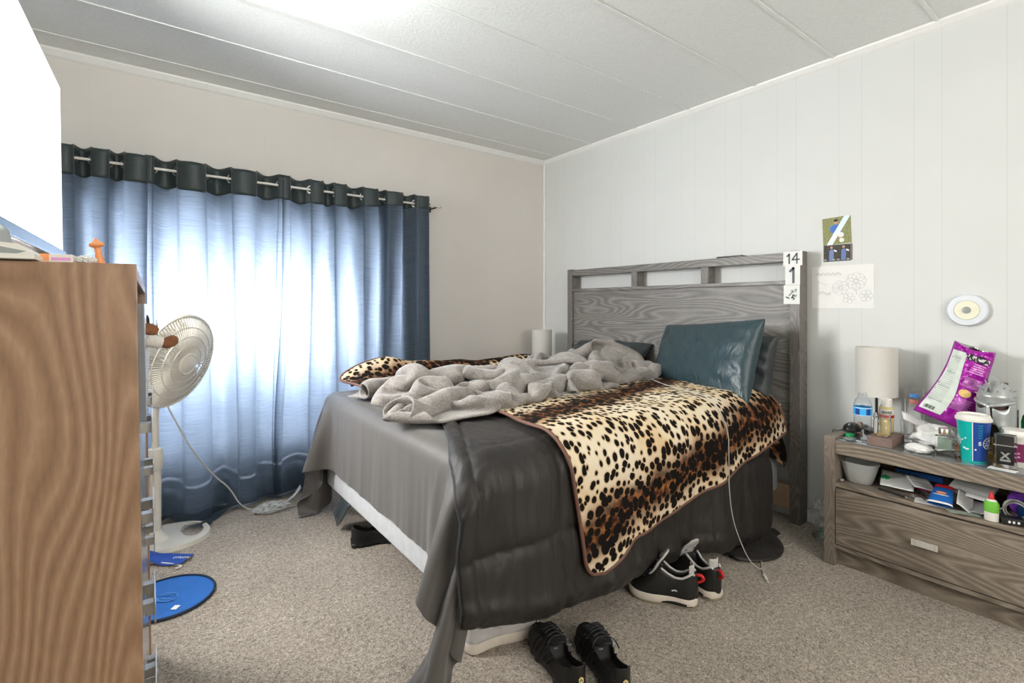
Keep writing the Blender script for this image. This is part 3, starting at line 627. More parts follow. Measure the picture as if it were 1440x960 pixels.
for front in (1, 0):
    mb = MB(); pr = cageprof(front)
    for k_ in range(88):
        th = 2 * PI * k_ / 88; sw = .10 if front else .0
        pts = [(r * math.cos(th + sw * (1 - r / RR)), r * math.sin(th + sw * (1 - r / RR)), z) for r, z in pr]
        # flat rib: thin strip with depth
        q = []
        for (x, y, z) in pts: q.append([(x, y, z), (x, y, z - .007 if front else z + .007)])
        mb.grid([[a for a in col] for col in q])
    ro = obj('front_ribs' if front else 'rear_ribs', mb.xform(HM), 'fanwhite', FAN, mods=[SOL(.0028)])
    ro['kind'] = 'stuff'
    mb = MB()
    for rr in ((.085, .125, .165) if front else (.09, .13, .17)):
        zz = np.interp(rr, [p[0] for p in pr], [p[1] for p in pr])
        mb.lathe([(rr - .002, zz - .003), (rr + .002, zz - .003), (rr + .002, zz + .002), (rr - .002, zz + .002), (rr - .002, zz - .003)], n=56)
    obj('front_rings' if front else 'rear_rings', mb.xform(HM), 'fanwhite', FAN, smooth=40)
obj('rim', MB().lathe([(RR - .006, -.016), (RR + .003, -.018), (RR + .007, -.006), (RR + .007, .008), (RR + .001, .017), (RR - .008, .014), (RR - .006, -.016)], n=72).xform(HM), 'fanwhite', FAN, smooth=50)
obj('hub_cap', MB().lathe([(.052, .056), (.052, .064), (.046, .069), (.040, .067), (.036, .070), (0, .072)], n=40).xform(HM), 'fanwhite', FAN, smooth=40)
obj('motor_housing', MB().lathe([(0, -.20), (.035, -.198), (.055, -.18), (.062, -.15), (.064, -.10), (.06, -.092), (0, -.09)], n=32).xform(HM), 'fanwhite', FAN, smooth=40)
for k_ in range(5):
    a0 = 2 * PI * k_ / 5; P = []
    for r in np.linspace(.03, .17, 8):
        row = []
        for u in np.linspace(-.5, .5, 8):
            a = a0 + u * 1.0 * (.9 - .1 * r / .17); row.append((r * math.cos(a), r * math.sin(a), -.03 + u * .045))
        P.append(row)
    obj('blade', MB().grid(P).xform(HM), 'frost', FAN, smooth=True, mods=[SOL(.002)])
obj('hub', MB().lathe([(0, .0), (.03, -.002), (.034, -.02), (.034, -.06), (0, -.062)], n=24).xform(HM), 'fanwhite', FAN, smooth=40)
# neck between pole and housing
a = Vector((.004, 0, .76)); b = HM @ Vector((0, 0, -.14))
obj('neck', MB().tube([a, (a + b) / 2 + Vector((0, 0, .005)), b], [.017, .022, .028], 14, smooth=1), 'fanwhite', FAN, smooth=True)
obj('switch_knob', MB().lathe([(0, 0), (.011, 0), (.010, .016), (0, .017)], n=18).xform(Matrix.Translation((.0, -.020, .70)) @ Matrix.Rotation(R(90), 4, 'X')), 'white', FAN, smooth=40)
pts = [HM @ Vector((.01, -.04, -.16)), Vector((.055, -.05, .60)), Vector((.14, -.02, .40)), Vector((.24, .05, .24)), Vector((.31, .08, .16)), Vector((.36, .06, .05)), Vector((.46, .06, .008)), Vector((.60, .05, .006)), Vector((.74, .02, .006)), Vector((.80, .05, .006))]
obj('power_cord', MB().tube(pts, .0035, 8, smooth=3), 'cable', FAN, smooth=True)

# on the carpet at the left
dc = thing('folding_disc', 'round bright blue fabric disc with dark edging lying on the carpet', 'disc', (.085, 2.235, 0))
obj('fabric', MB().lathe([(0, .003), (.08, .004), (.148, .006), (.148, .002), (0, .001)], n=64), 'bluedisc', dc, smooth=40)
obj('edging', MB().lathe([(.146, .001), (.153, .001), (.156, .006), (.153, .011), (.147, .010), (.146, .001)], n=64), 'bluerim', dc, smooth=40)
f4 = frame((0, 0, .0055), (.8, -.6, 0), (.6, .8, 0)); mb = MB()
for a0, a1, r0, r1 in ((.2, 2.9, .030, .038), (3.3, 6.0, .030, .038), (.5, 2.6, .016, .022), (3.6, 5.8, .012, .018)):
    n = 20; vs = [f4 @ Vector((r * math.cos(a), r * .8 * math.sin(a), .001)) for a in np.linspace(a0, a1, n) for r in (r0, r1)]
    mb.add(vs, [(2 * i, 2 * i + 2, 2 * i + 3, 2 * i + 1) for i in range(n - 1)])
obj('printed_logo', mb, 'bluelogo', dc)
obj('care_tag', flat(MB(), f4, rect(.062, .082, -.075, -.05), .0012), 'paper', dc)
pc = thing('cloth_pouch', 'royal blue cloth pouch with white lettering lying on the fan base', 'pouch', (.10, 2.63, .0))
P = []
ns = vnoise(5)
for i in range(26):
    row = []
    for j in range(18):
        u, v = i / 25, j / 17
        a = Vector((.005, 2.69)).lerp(Vector((.195, 2.545)), u); b = Vector((-.02, 2.60)).lerp(Vector((.135, 2.475)), u)
        q = a.lerp(b, v); z = .010 + .008 * math.sin(PI * v) * math.sin(PI * u) + .006 * float(ns(u * 5, v * 4)) + (.016 * max(0, 1 - u * 1.6))
        row.append((q.x, q.y, z))
    P.append(row)
obj('fabric', rel(MB().grid(P), pc), 'blue', pc, smooth=True, mods=[SOL(.003), SUB(1)])
mb = MB(); f4 = frame((.148, 2.515, .0185), (.8, -.6, 0), (.6, .8, 0)); 
for a_ in range(7): mb.tube([f4 @ Vector((-.034 + a_ * .010 + .004 * math.cos(b_), .006 * math.sin(b_) + .002 * (a_ % 3), .001)) for b_ in (0, 1.2, 2.5, 3.7, 4.9)], .0013, 5)
obj('lettering', rel(mb, pc), 'white', pc)
obj('strap', rel(MB().tube([(.02, 2.585, .012), (.09, 2.53, .008), (.15, 2.465, .006), (.12, 2.455, .008)], .004, 8, smooth=2), pc), 'white', pc, smooth=True)
pb = thing('plastic_bag', 'clear crumpled plastic bag on carpet below the middle curtain hem', 'plastic bag', (.56, 2.86, 0))
obj('film', crumple(.085, .05, .022, 9, amp=.5, freq=2.8), 'clearfilm', pb, smooth=20)
tb = thing('paper_scrap', 'white folded paper scrap against dark curtain hem near the bed', 'paper', (.70, 2.93, 0))
obj('sheet', MB().grid([[(-.05, 0, .004), (-.01, .01, .02), (.03, .02, .055)], [(-.04, .03, .004), (0, .04, .03), (.035, .05, .07)]]), 'paper', tb, smooth=True, mods=[SOL(.0012)])
# ------------------------------------------------------------------ bed
Yn, Yf, XF, ZT = 1.19, 2.68, .775, .625
BED = thing('bed', 'grey wood bed with slatted-top headboard and white box spring against the right wall', 'bed', (1.7, 1.94, 0))
def bedpart(n, mb, m, **k): return obj(n, rel(mb, BED), m, BED, **k)
hx0, hx1 = 2.602, 2.684
bedpart('headboard_post', MB().box(hx0, hx1, 1.100, 1.148, 0, 1.358, bev=.002), 'graywood_v')
bedpart('headboard_post', MB().box(hx0, hx1, 2.708, 2.758, 0, 1.358, bev=.002), 'graywood_v')
bedpart('headboard_top_rail', MB().box(hx0 + .004, hx1 - .004, 1.148, 2.708, 1.308, 1.353, bev=.002), 'graywood')
bedpart('headboard_middle_rail', MB().box(hx0 + .008, hx1 - .004, 1.148, 2.708, 1.192, 1.212, bev=.002), 'graywood')
bedpart('headboard_panel', MB().box(hx0 + .022, hx1 - .03, 1.148, 2.708, .46, 1.192), 'graywood')
bedpart('headboard_lower_rail', MB().box(hx0 + .022, hx1 - .03, 1.148, 2.708, .06, .18, bev=.002), plain('pale_pine', (.50, .36, .25), .6))
for y in (2.13, 1.62): bedpart('headboard_mullion', MB().box(hx0 + .008, hx1 - .006, y - .024, y + .024, 1.212, 1.308, bev=.002), 'graywood_v')
bedpart('bed_frame', MB().box(XF + .15, 2.60, Yn + .12, Yn + .16, .12, .148).box(XF + .15, 2.60, Yf - .16, Yf - .12, .12, .148).box(XF + .13, XF + .17, Yn + .12, Yf - .12, .12, .148), 'black')
for x, y in ((XF + .40, Yn + .25), (XF + .40, Yf - .25), (2.4, Yn + .12), (2.4, Yf - .12)):
    bedpart('leg', MB().tube([(x, y, 0), (x, y, .149)], [.022, .018], 12), 'black', smooth=40)
bedpart('box_spring', MB().box(XF + .012, 2.598, Yn + .01, Yf - .01, .15, .385, bev=.02), 'boxspring', smooth=40)
mt = tag(obj('mattress', MB().box(XF + .012, 2.596, Yn + .012, Yf - .012, .388, ZT - .012, bev=.045), 'boxspring', smooth=40), 'white mattress under the grey sheet and blankets of the bed', 'mattress')

# paper cards and a tray on the headboard
def card(name, label, y0, y1, z0, z1, x=hx0 - .0012, cat='paper sign'):
    t = thing(name, label, cat, (x, (y0 + y1) / 2, z0))
    f4 = frame((0, 0, (z1 - z0) / 2), (0, -1, 0), (0, 0, 1))
    hw, hh = (y1 - y0) / 2, (z1 - z0) / 2
    obj('sheet', MB().box(-.0004, .0004, -hw, hw, 0, 2 * hh, bev=.0002), 'paper', t)
    return t, f4
M['inkgrey'] = plain('slate_marker', (.13, .15, .16), .7)
def stroke(mb, f4, pts, wd, lift=.0008):
    pts = [Vector((p[0], p[1])) for p in pts]
    for a, b in zip(pts[:-1], pts[1:]):
        d = (b - a).normalized(); n = Vector((-d.y, d.x)) * wd / 2; e = d * wd * .3
        flat(mb, f4, [a - e + n, a - e - n, b + e - n, b + e + n], lift)
t, f4 = card('number_card', 'white paper card reading 14 taped across top of headboard post', 1.088, 1.178, 1.284, 1.356)
mb = MB(); stroke(mb, f4, [(-.026, .012), (-.016, .022), (-.016, -.024)], .008)
stroke(mb, f4, [(.020, -.025), (.020, .024), (-.002, -.006), (.032, -.006)], .007); obj('number', mb, 'inkgrey', t)
t, f4 = card('number_card', 'white paper card reading 1 below the 14 card on headboard', 1.098, 1.168, 1.189, 1.284, hx0 - .0018)
mb = MB(); stroke(mb, f4, [(-.012, .020), (.004, .036), (.004, -.036)], .012); obj('number', mb, 'inkgrey', t)
t, f4 = card('number_card', 'lowest white card with dark green scribbles stuck on headboard post', 1.100, 1.176, 1.093, 1.188)
mb = MB(); rs = random.Random(4)
for i in range(26):
    a = rs.uniform(-.026, .026); c_ = (.5 + a / .06) * .0 + rs.uniform(-.008, .016); x_ = .008 + c_ * .9; y_ = a
    stroke(mb, f4, [(x_, y_), (x_ + rs.uniform(-.007, .007), y_ + rs.uniform(-.007, .007))], .003)
stroke(mb, f4, [(-.026, -.012), (-.012, -.018)], .006); stroke(mb, f4, [(-.012, -.006), (.008, .018)], .004); stroke(mb, f4, [(.0, -.02), (.012, .0)], .004)
obj('scribble', mb, 'inkgreen', t)
tr_ = tag(obj('tray', MB().box(hx0 + .006, hx1 - .008, 1.40, 1.545, 1.3535, 1.3605, bev=.002), 'black', smooth=40), 'flat black remote lying on the headboard top rail', 'remote')
tr_.name = 'remote_control'

# --- cloth laid out with a small position-based cloth solver
def con(q, a, b, rest, k):
    d = q[b] - q[a]; l = np.sqrt((d * d).sum(-1, keepdims=True)) + 1e-9
    c = d * ((l - rest) / l) * (.5 * k); q[a] += c; q[b] -= c
def _sl(q, ax, c):
    n = q.shape[ax]; m = (n - c) // 2; a = [slice(None)] * 2; b = [slice(None)] * 2
    a[ax] = slice(c, c + 2 * m, 2); b[ax] = slice(c + 1, c + 1 + 2 * m, 2); return tuple(a), tuple(b)
def drape(p, ru, rv, steps, collide, selfcol=True, bend=1., iters=8, vmax=.9, pin=None, grav=9.8):
    NU, NV = p.shape[:2]; v = np.zeros_like(p); dt = 1 / 60.; r = min(ru, rv) * .95
    iu, iv = np.divmod(np.arange(NU * NV), NV); dg = math.hypot(ru, rv)
    SL = [(rest, _sl(p, ax, c)) for ax, rest in ((0, ru), (1, rv)) for c in (0, 1)]
    for it in range(steps):
        v[..., 2] -= grav * dt; v *= .985 if it < steps * .6 else .93
        sp = np.sqrt((v * v).sum(-1, keepdims=True)); v *= np.minimum(1, vmax / (sp + 1e-9))
        q = p + v * dt
        for k in range(iters):
            for rest, (a, b) in SL: con(q, a, b, rest, 1.)
            for c in (0, 1):
                con(q, (slice(c, NU - 1, 2), slice(0, NV - 1)), (slice(c + 1, NU, 2), slice(1, NV)), dg, .35)
                con(q, (slice(c, NU - 1, 2), slice(1, NV)), (slice(c + 1, NU, 2), slice(0, NV - 1)), dg, .35)
            for D, kb in ((2, .175 * bend), (4, .06 * bend)):
                con(q, (slice(0, NU - D), slice(None)), (slice(D, NU), slice(None)), ru * D, kb)
                con(q, (slice(None), slice(0, NV - D)), (slice(None), slice(D, NV)), rv * D, kb)
            if selfcol and k % 4 == 3:
                f = q.reshape(-1, 3); key3 = np.floor(f / .02).astype(np.int64) + 400
                key = (key3[:, 0] * 1024 + key3[:, 1]) * 1024 + key3[:, 2]; o = np.argsort(key, kind='stable'); ks = key[o]
                acc = np.zeros_like(f); cnt = np.zeros(len(f))
                for dx in (-1, 0, 1):
                    for dy in (-1, 0, 1):
                        for dz in (-1, 0, 1):
                            kk = key + (dx * 1024 + dy) * 1024 + dz; st = np.searchsorted(ks, kk)
                            for m_ in range(4):
                                j = st + m_; ok = j < len(ks); j = np.minimum(j, len(ks) - 1); ok &= ks[j] == kk
                                if not ok.any(): break
                                w_ = np.nonzero(ok)[0]; jj = o[j[w_]]; far = (np.abs(iu[w_] - iu[jj]) > 1) | (np.abs(iv[w_] - iv[jj]) > 1)
                                w_ = w_[far]; jj = jj[far]; d = f[w_] - f[jj]; l = np.sqrt((d * d).sum(-1)) + 1e-9
                                c = l < r; w_ = w_[c]; d = d[c]; l = l[c]
                                np.add.at(acc, w_, d * ((r - l) / l * .5)[:, None]); np.add.at(cnt, w_, 1)
                f += acc / np.maximum(cnt, 1)[:, None]; q = f.reshape(q.shape)
            q = collide(q, p)
            if pin is not None: q[pin[0]] = pin[1]
        v = (q - p) / dt; p = q
    return p

# sheet: flat on the mattress, hanging over the foot and both sides
def sheet_collide(q, p):
    rr = .05; off = .008
    x, y, z = q[..., 0], q[..., 1], q[..., 2]
    cx = np.maximum(XF + rr, x); cy = np.clip(y, Yn + rr, Yf - rr); cz = np.minimum(z, ZT - rr)
    d = np.stack([x - cx, y - cy, z - cz], -1); l = np.sqrt((d * d).sum(-1)) + 1e-9
    inside = l < rr + off
    # inside the core: push up
    core = l < 1e-6
    n = d / l[..., None]; n[core] = (0, 0, 1)
    tgt = np.stack([cx, cy, cz], -1) + n * (rr + off)
    tgt[..., 2] = np.where(core, ZT + off, tgt[..., 2])
    q = np.where(inside[..., None], tgt * 1.0, q)
    fr = inside[..., None] & (np.abs(q - p) < .01); q = np.where(fr, q * .5 + p * .5, q)
    q[..., 1] = np.where((q[..., 0] > XF - .02), np.maximum(q[..., 1], Yn - .022), q[..., 1])
    q[..., 2] = np.maximum(q[..., 2], .006)
    return q
SU, SV = 92, 138
gx = np.linspace(XF - .33, XF - .33 + 1.5, SU); gy = np.linspace(Yn - .555, Yf + .45, SV)
ns = vnoise(77)
GX, GY = np.meshgrid(gx, gy, indexing='ij')
P0 = np.stack([GX, GY, ZT + .012 + .0 * GX], -1)
P0[..., 2] += .004 * ns(GX * 14, GY * 14)
for m_, e_, sg in ((GY < Yn - .02, Yn - .02, -1), (GY > Yf + .02, Yf + .02, 1)):
    P0[..., 2] = np.where(m_, ZT + .012 - abs(GY - e_), P0[..., 2]); P0[..., 1] = np.where(m_, e_ + sg * (.004 + .01 * ns(GX * 9, GY * 9)), P0[..., 1])
am_ = (GX < XF) & (GY >= Yn - .02) & (GY <= Yf + .02)
P0[..., 0] = np.where(am_, XF - .018, P0[..., 0]); P0[..., 2] = np.where(am_, ZT + .012 - (XF - GX), P0[..., 2])
qa, qs_ = XF - GX, Yn - .02 - GY; cm_ = (qa > 0) & (qs_ > 0); r_ = np.hypot(qa, qs_); th_ = np.arctan2(qs_, np.maximum(qa, 1e-6))
ph_ = PI / 4 * (1 - abs(th_ - PI / 4) / (PI / 4))
P0[..., 0] = np.where(cm_, XF - .018 - .03 * th_ / (PI / 2) * np.minimum(1, r_ * 8), P0[..., 0]); P0[..., 1] = np.where(cm_, Yn - .02 + r_ * np.sin(ph_), P0[..., 1]); P0[..., 2] = np.where(cm_, ZT + .012 - r_ * np.cos(ph_), P0[..., 2])
qs2 = GY - (Yf + .02); cm2 = (qa > 0) & (qs2 > 0)
P0[..., 0] = np.where(cm2, GX, P0[..., 0])
pinm = (GX > XF + .35) & (GY > Yn + .2) & (GY < Yf - .2)
S = drape(P0, gx[1] - gx[0], gy[1] - gy[0], 130, sheet_collide, selfcol=False, bend=.25, iters=14, vmax=2.5, pin=(pinm, P0[pinm]), grav=3.0)
_d = np.clip(ZT - .03 - S[..., 2], 0, .6) * (S[..., 0] < XF + .02); _w = .35 + .65 * np.exp(-((S[..., 1] - 1.28) / .22) ** 2)
S[..., 0] -= _d * _w * (.11 * (.5 + .5 * vnoise(91)(S[..., 1] * 13, S[..., 2] * .8)) + .05 * abs(vnoise(92)(S[..., 1] * 26, S[..., 2] * 1.1)))
SG = MB().grid(S)
SG.f = [f for f in SG.f if not (GX.flat[f[0]] > XF - .10 and GY.flat[f[0]] < Yn - .36)]; SG.mi = [0] * len(SG.f)
_used = sorted({i for f in SG.f for i in f}); _mp = {o: n for n, o in enumerate(_used)}; SG.v = [SG.v[i] for i in _used]; SG.f = [tuple(_mp[i] for i in f) for f in SG.f]
sh = tag(obj('bed_sheet', SG, 'sheet', smooth=True, loc=(XF, 1.9, ZT), mods=[SOL(.002), SUB(1)]),
         'plain dark grey sheet draped over the foot of the bed to the carpet', 'bed sheet')

# comforter and leopard blanket: unrolled (x, s) surfaces wrapped over the near edge
RC = .08
def wrap(x, s, off, zfl=.012):
    c = (RC + .032) * PI / 4
    if s >= c: y, z = Yn + RC + (s - c), ZT + off
    elif s <= -c: y, z = Yn - off, ZT - RC - (-c - s)
    else:
        th = (s + c) / (2 * c) * PI / 2; y, z = Yn + RC - (RC + off) * math.cos(th), ZT - RC + (RC + off) * math.sin(th)
    if z < zfl: y -= (zfl - z) * .9; z = zfl
    return y, z
f1, f2, f3, f4_ = vnoise(101), vnoise(102), vnoise(103), vnoise(104)
def hang(x, s):
    """outward folds of the hanging comforter"""
    d = min(1, max(0, -s / .45)); a = .030 + .030 * d
    v = a + d * (.026 * float(f1(x * 5.2, s * .9)) + .012 * float(f2(x * 11, s * 1.4)))
    if s < -.15: v -= .055 * math.exp(-((x - 1.64) / .24) ** 4) * min(1, (-s - .15) / .25)
    return v
def topbump(x, y):
    return .095 * math.exp(-((y - 2.56) / .11) ** 2) * max(0, min(1, (x - .84) / .25)) * (.8 + .4 * float(f3(x * 6, 0))) + .018 * math.exp(-((y - 2.35) / .12) ** 2) * (1 + float(f2(x * 8, y * 3)))
def XLs(s):
    return float(np.interp(s, [-.45, -.2, 0, .12, .3, .48, .8, 1.2, 1.5], [.700, .694, .708, .745, .84, .925, .93, .93, .90]))
def sbot(x): return float(np.interp(x, [.66, .9, 1.2, 1.32, 1.5, 1.9, 2.2, 2.36], [-.415, -.47, -.525, -.515, -.53, -.56, -.62, -.66]))
NU_, NV_ = 190, 190
P = []; 
for i in range(NU_):
    row = []; u = i / (NU_ - 1)
    for j in range(NV_):
        v = j / (NV_ - 1); x = .70 + u * 1.66
        for _ in range(3):
            sb = sbot(x); s = sb + (1.46 - sb) * v; xl = XLs(s); x = xl + u * (2.36 - xl)
        # quilted squares
        qx = (x - .70) / .36 + .25 * 0; qs = (s + .255) / .34
        px_ = abs(qx - round(qx)) * .36; ps_ = abs(qs - round(qs)) * .34
        puff = .013 * (1 - math.exp(-(px_ / .022) ** 1.2) * .75) * (1 - math.exp(-(ps_ / .018) ** 1.2) * .95)
        edge = x - xl; roll = .006 * math.exp(-((edge - .022) / .02) ** 2) - .007 * math.exp(-((edge - .055) / .010) ** 2)
        fromb = s - sb; hemroll = -.012 * math.exp(-(fromb / .02) ** 2) + .006 * math.exp(-((fromb - .05) / .02) ** 2) * (1 + float(f2(x * 30, 2)))
        h = hang(x, s) if s < .06 else .030
        if s >= .06 and s < .2: h = .030 + (hang(x, .06) - .030) * (1 - (s - .06) / .14)
        off = h + puff * (.6 if s > 0 else 1) - .012 + roll + hemroll * (1 if s < -.1 else .3) + .004 * float(f4_(x * 26, s * 9)) + .003 * float(f3(x * 50, s * 12))
        y, z = wrap(x, s, off)
        if s > RC: z += topbump(x, y)
        if x < XF + .05: z -= min(.12, 1.6 * (XF + .05 - x) ** 2 * 4) * (1 if s > -.04 else math.exp(-(-.04 - s) / .08))
        fold_over = float(f3(x * 9, s * 9)) * .004
        row.append((x + fold_over, y, z))
    P.append(row)
cf = thing('comforter', 'charcoal black quilted comforter hanging over the near side of the bed', 'comforter', (1.5, Yn, .3))
obj('quilt', rel(MB().grid(P), cf), 'comforter', cf, smooth=True, mods=[SOL(.012)])
pp_ = [Vector(P[0][j]) + Vector((-.002, 0, 0)) for j in range(2, 120, 3)]
obj('piping', rel(MB().tube(pp_, .004, 6), cf), 'pillow_dark', cf, smooth=True)
# skirt edge of the comforter lying on the carpet near the headboard
P = []
for i in range(40):
    u = i / 39; row = []
    for j in range(16):
        v = j / 15; x = 2.02 + .40 * u; y = Yn - .03 - v * (.05 + .10 * math.sin(PI * min(1, u * 1.15)) ** .7) ; z = .008 + .022 * math.sin(PI * v) ** .7 * (.6 + .4 * float(f2(u * 5, v * 2)))
        row.append((x, y, z))
    P.append(row)
obj('floor_corner', rel(MB().grid(P), cf), 'comforter', cf, smooth=True, mods=[SOL(.006)])

LA = R(11.5); LC = (1.158, -.43); LU, LV, LR = 1.37, 1.83, .07
def leo_xs(u, v):
    x = LC[0] + u * math.cos(LA) - v * math.sin(LA); s = LC[1] + u * math.sin(LA) + v * math.cos(LA)
    x += .13 * math.exp(-((s - .45) / .26) ** 2) * max(0, 1 - u / .8)
    s += .028 * math.exp(-((u - .22) / .08) ** 2) * max(0, 1 - v / .3) - .015 * math.exp(-((u - .05) / .07) ** 2) * max(0, 1 - v / .3)
    return x, s
def leo_pt(u, v, lift=0):
    x, s = leo_xs(u, v); x = min(x, 2.585)
    h = (hang(x, min(s, .06)) if s < .06 else .030 + (hang(x, .06) - .030) * max(0, 1 - (s - .06) / .14))
    off = h + .022 + .004 * float(f4_(x * 9, s * 6)) + .006 * float(f1(x * 4 + 9, s * 3)) + lift
    y, z = wrap(x, s, off)
    if s > .1: z += topbump(x, y)
    if x < XF + .09: z -= 1.0 * (XF + .09 - x) ** 2
    z += .085 * math.exp(-((y - 2.62) / .15) ** 2 - ((x - .98) / .26) ** 2)
    return (x, y, z)
NU_, NV_ = 170, 230
P = []; UV = []
def ins(d): return LR - math.sqrt(max(0, LR * LR - (LR - d) ** 2)) if d < LR else 0
for j in range(NV_):
    v = LV * j / (NV_ - 1); i_ = ins(min(v, LV - v)); row = []; ur = []
    for i in range(NU_):
        u = i_ + (LU - 2 * i_ * .5 - i_ * .5 * 0) * i / (NU_ - 1); u = min(u, LU)
        row.append(leo_pt(u, v)); ur.append((u, v))
    P.append(row); UV.append(ur)
lb = thing('leopard_blanket', 'leopard print fleece blanket with brown edge binding spread across the bed', 'blanket', (1.7, Yn, .4))
obj('fleece', rel(MB().grid(P), lb), 'leopard', lb, smooth=True, uv=UV, mods=[SOL(.005)])
per = []
for j in range(0, NV_, 2): per.append(P[j][0])
per2 = [P[0][i] for i in range(0, NU_, 2)][::-1]
per3 = [P[-1][i] for i in range(0, NU_, 2)]
side = [P[j][-1] for j in range(0, NV_, 2)]
path = side[::-1][-40:] + per2 + per + per3
obj('binding', rel(MB().tube(path, .0065, 8), lb), 'binding', lb, smooth=True)
# piece of blanket hanging behind the headboard post side
P = []
for i in range(10):
    P.append([(2.40 + .16 * i / 9, 1.165 - .02 * math.sin(j / 23 * 5 + i * .4), .60 - (.22 + .10 * i / 9) * j / 23) for j in range(24)])
obj('tucked_corner', rel(MB().grid(P), lb), 'leopard', lb, smooth=True, uv=[[(1.37 + .016 * i, .32 - .011 * j) for j in range(24)] for i in range(10)], mods=[SOL(.005)])

# grey plush throw, heaped lengthwise along the bed
def FL(x, y):
    c = np.interp(x, [.84, 1.12, 1.45, 1.8, 2.12, 2.44], [2.02, 1.98, 1.96, 2.02, 2.10, 2.16])
    A = np.interp(x, [.78, .95, 1.4, 1.9, 2.3, 2.6], [.02, .065, .06, .10, .12, .10]) * (1 + .35 * np.sin(x * 11) + .25 * np.sin(x * 17 + y * 9))
    return .674 + A * np.exp(-((y - c) / .17) ** 2) - .02 * np.exp(-((x - .8) / .12) ** 2)
def throw_collide(q, p):
    on = (q[..., 0] > .755) & (q[..., 1] > 1.12); fl = FL(q[..., 0], q[..., 1]); pen = on & (q[..., 2] < fl)
    q[..., 2] = np.where(pen, fl, q[..., 2])
    for a in (0, 1): q[..., a] = np.where(pen, q[..., a] * .5 + p[..., a] * .5, q[..., a])
    q[..., 0] = np.minimum(q[..., 0], 2.58); return q
def make_throw(seed, NU=112, NV=76, L=2.5, W=1.9, steps=45):
    n1f, n2f, n3f = vnoise(seed), vnoise(seed + 1), vnoise(seed + 2)
    cen = np.array(THROW_C); t = np.linspace(0, 1, NU)[:, None]; s = np.linspace(0, 1, NV)[None, :]
    cx = np.interp(t, np.linspace(0, 1, 6), cen[:, 0]); cy = np.interp(t, np.linspace(0, 1, 6), cen[:, 1])
    n1 = n1f(t * 3, s * 1.5); n2 = n2f(t * 5, s * 2.5); n3 = n3f(t * 6, s * 3)
    wd = np.interp(t, [0, .15, .35, .6, 1], THROW_W)
    ph = 2 * PI * (5.5 * s + .9 * n1 + .6 * np.sin(t * 4)); H = .085 * (1 + .5 * n2)
    y = cy + (s - .5) * 2 * wd + .04 * n2 + .25 * wd * np.sin(ph * 2) * .3
    z = .84 + H * np.sin(ph) + .05 * np.sin(t * 2 * PI * 6 + 3 * n1 + s * 6) + .10 * np.exp(-((s - .5) / .35) ** 2) + .05 * n3
    x = cx + .05 * n3 * np.sin(t * 20) + 0 * s
    return drape(np.stack([x + 0 * y, y, z + 0 * x], -1), L / (NU - 1), W / (NV - 1), steps, throw_collide)
THROW_C = [(.88, 1.98), (1.14, 1.95), (1.45, 1.93), (1.8, 1.99), (2.12, 2.08), (2.42, 2.12)]
THROW_W = [.27, .30, .25, .27, .30]
TP = make_throw(5)
tag(obj('throw_blanket', MB().grid(TP), 'plush', smooth=True, loc=(1.6, 2.0, .67), mods=[('SMOOTH', dict(iterations=2)), SOL(.011), SUB(1)]),
    'crumpled grey plush throw heaped lengthwise down the middle of the bed', 'blanket')

# pillows
def pillow(name, label, L, Wd, T, mat4, mname, seed, cat='pillow', wr=.008):
    n = vnoise(seed); N = 44; mb = MB()
    for sgn in (1, -1):
        P = []
        for i in range(N + 1):
            row = []
            for j in range(N + 1):
                u = -1 + 2 * i / N; v = -1 + 2 * j / N
                e = (1 - abs(u) ** 2.6) * (1 - abs(v) ** 2.6); th = T * max(0, e) ** .42
                pin = 1 - .07 * (1 - abs(u) ** 2) * abs(v) ** 3 ; pin2 = 1 - .05 * (1 - abs(v) ** 2) * abs(u) ** 3
                k = float(n(u * 3.1 + v * 2.2, v * 5 + 3 * u)) * wr * 1.3 + float(n(u * 9 + v * 4, v * 3)) * wr * .8
                k += wr * 1.2 * math.sin((u * 2.2 - v * 3.5) * 4 + 3 * float(n(u * 2, v * 2))) * max(0, e) * (abs(u) ** 1.5 + .25)
                row.append((u * L / 2 * pin2, v * Wd / 2 * pin, sgn * th / 2 + k * min(1, e * 3)))
            P.append(row)
        mb.grid(P)
    mb.xform(mat4)
    o = obj(name, mb, mname, smooth=True, loc=tuple(mat4.translation), mods=[('WELD', dict(merge_threshold=.0008)), SUB(1)])
    return tag(o, label, cat)
def pose(O, U, V):
    U = Vector(U).normalized(); V = Vector(V); V = (V - U * V.dot(U)).normalized(); N = U.cross(V)
    return Matrix(((U.x, V.x, N.x, O[0]), (U.y, V.y, N.y, O[1]), (U.z, V.z, N.z, O[2]), (0, 0, 0, 1)))
pillow('pillow', 'large teal satin pillow leaning on headboard above the leopard blanket', .80, .42, .17,
       pose((2.42, 1.52, .800), (-.27, -.72, .055), (.13, .0, .38)), 'pillow', 21, wr=.0035)
pillow('pillow', 'dark slate pillow tucked behind the teal pillow near headboard post', .62, .36, .15,
       pose((2.50, 1.46, .775), (-.10, -.74, -.03), (.05, -.05, .36)), 'pillow_dark', 25)
pillow('pillow', 'dark slate pillow against headboard behind the grey plush throw', .66, .36, .13,
       pose((2.47, 2.30, .725), (.02, -1, .02), (.26, 0, .20)), 'pillow_dark', 29)

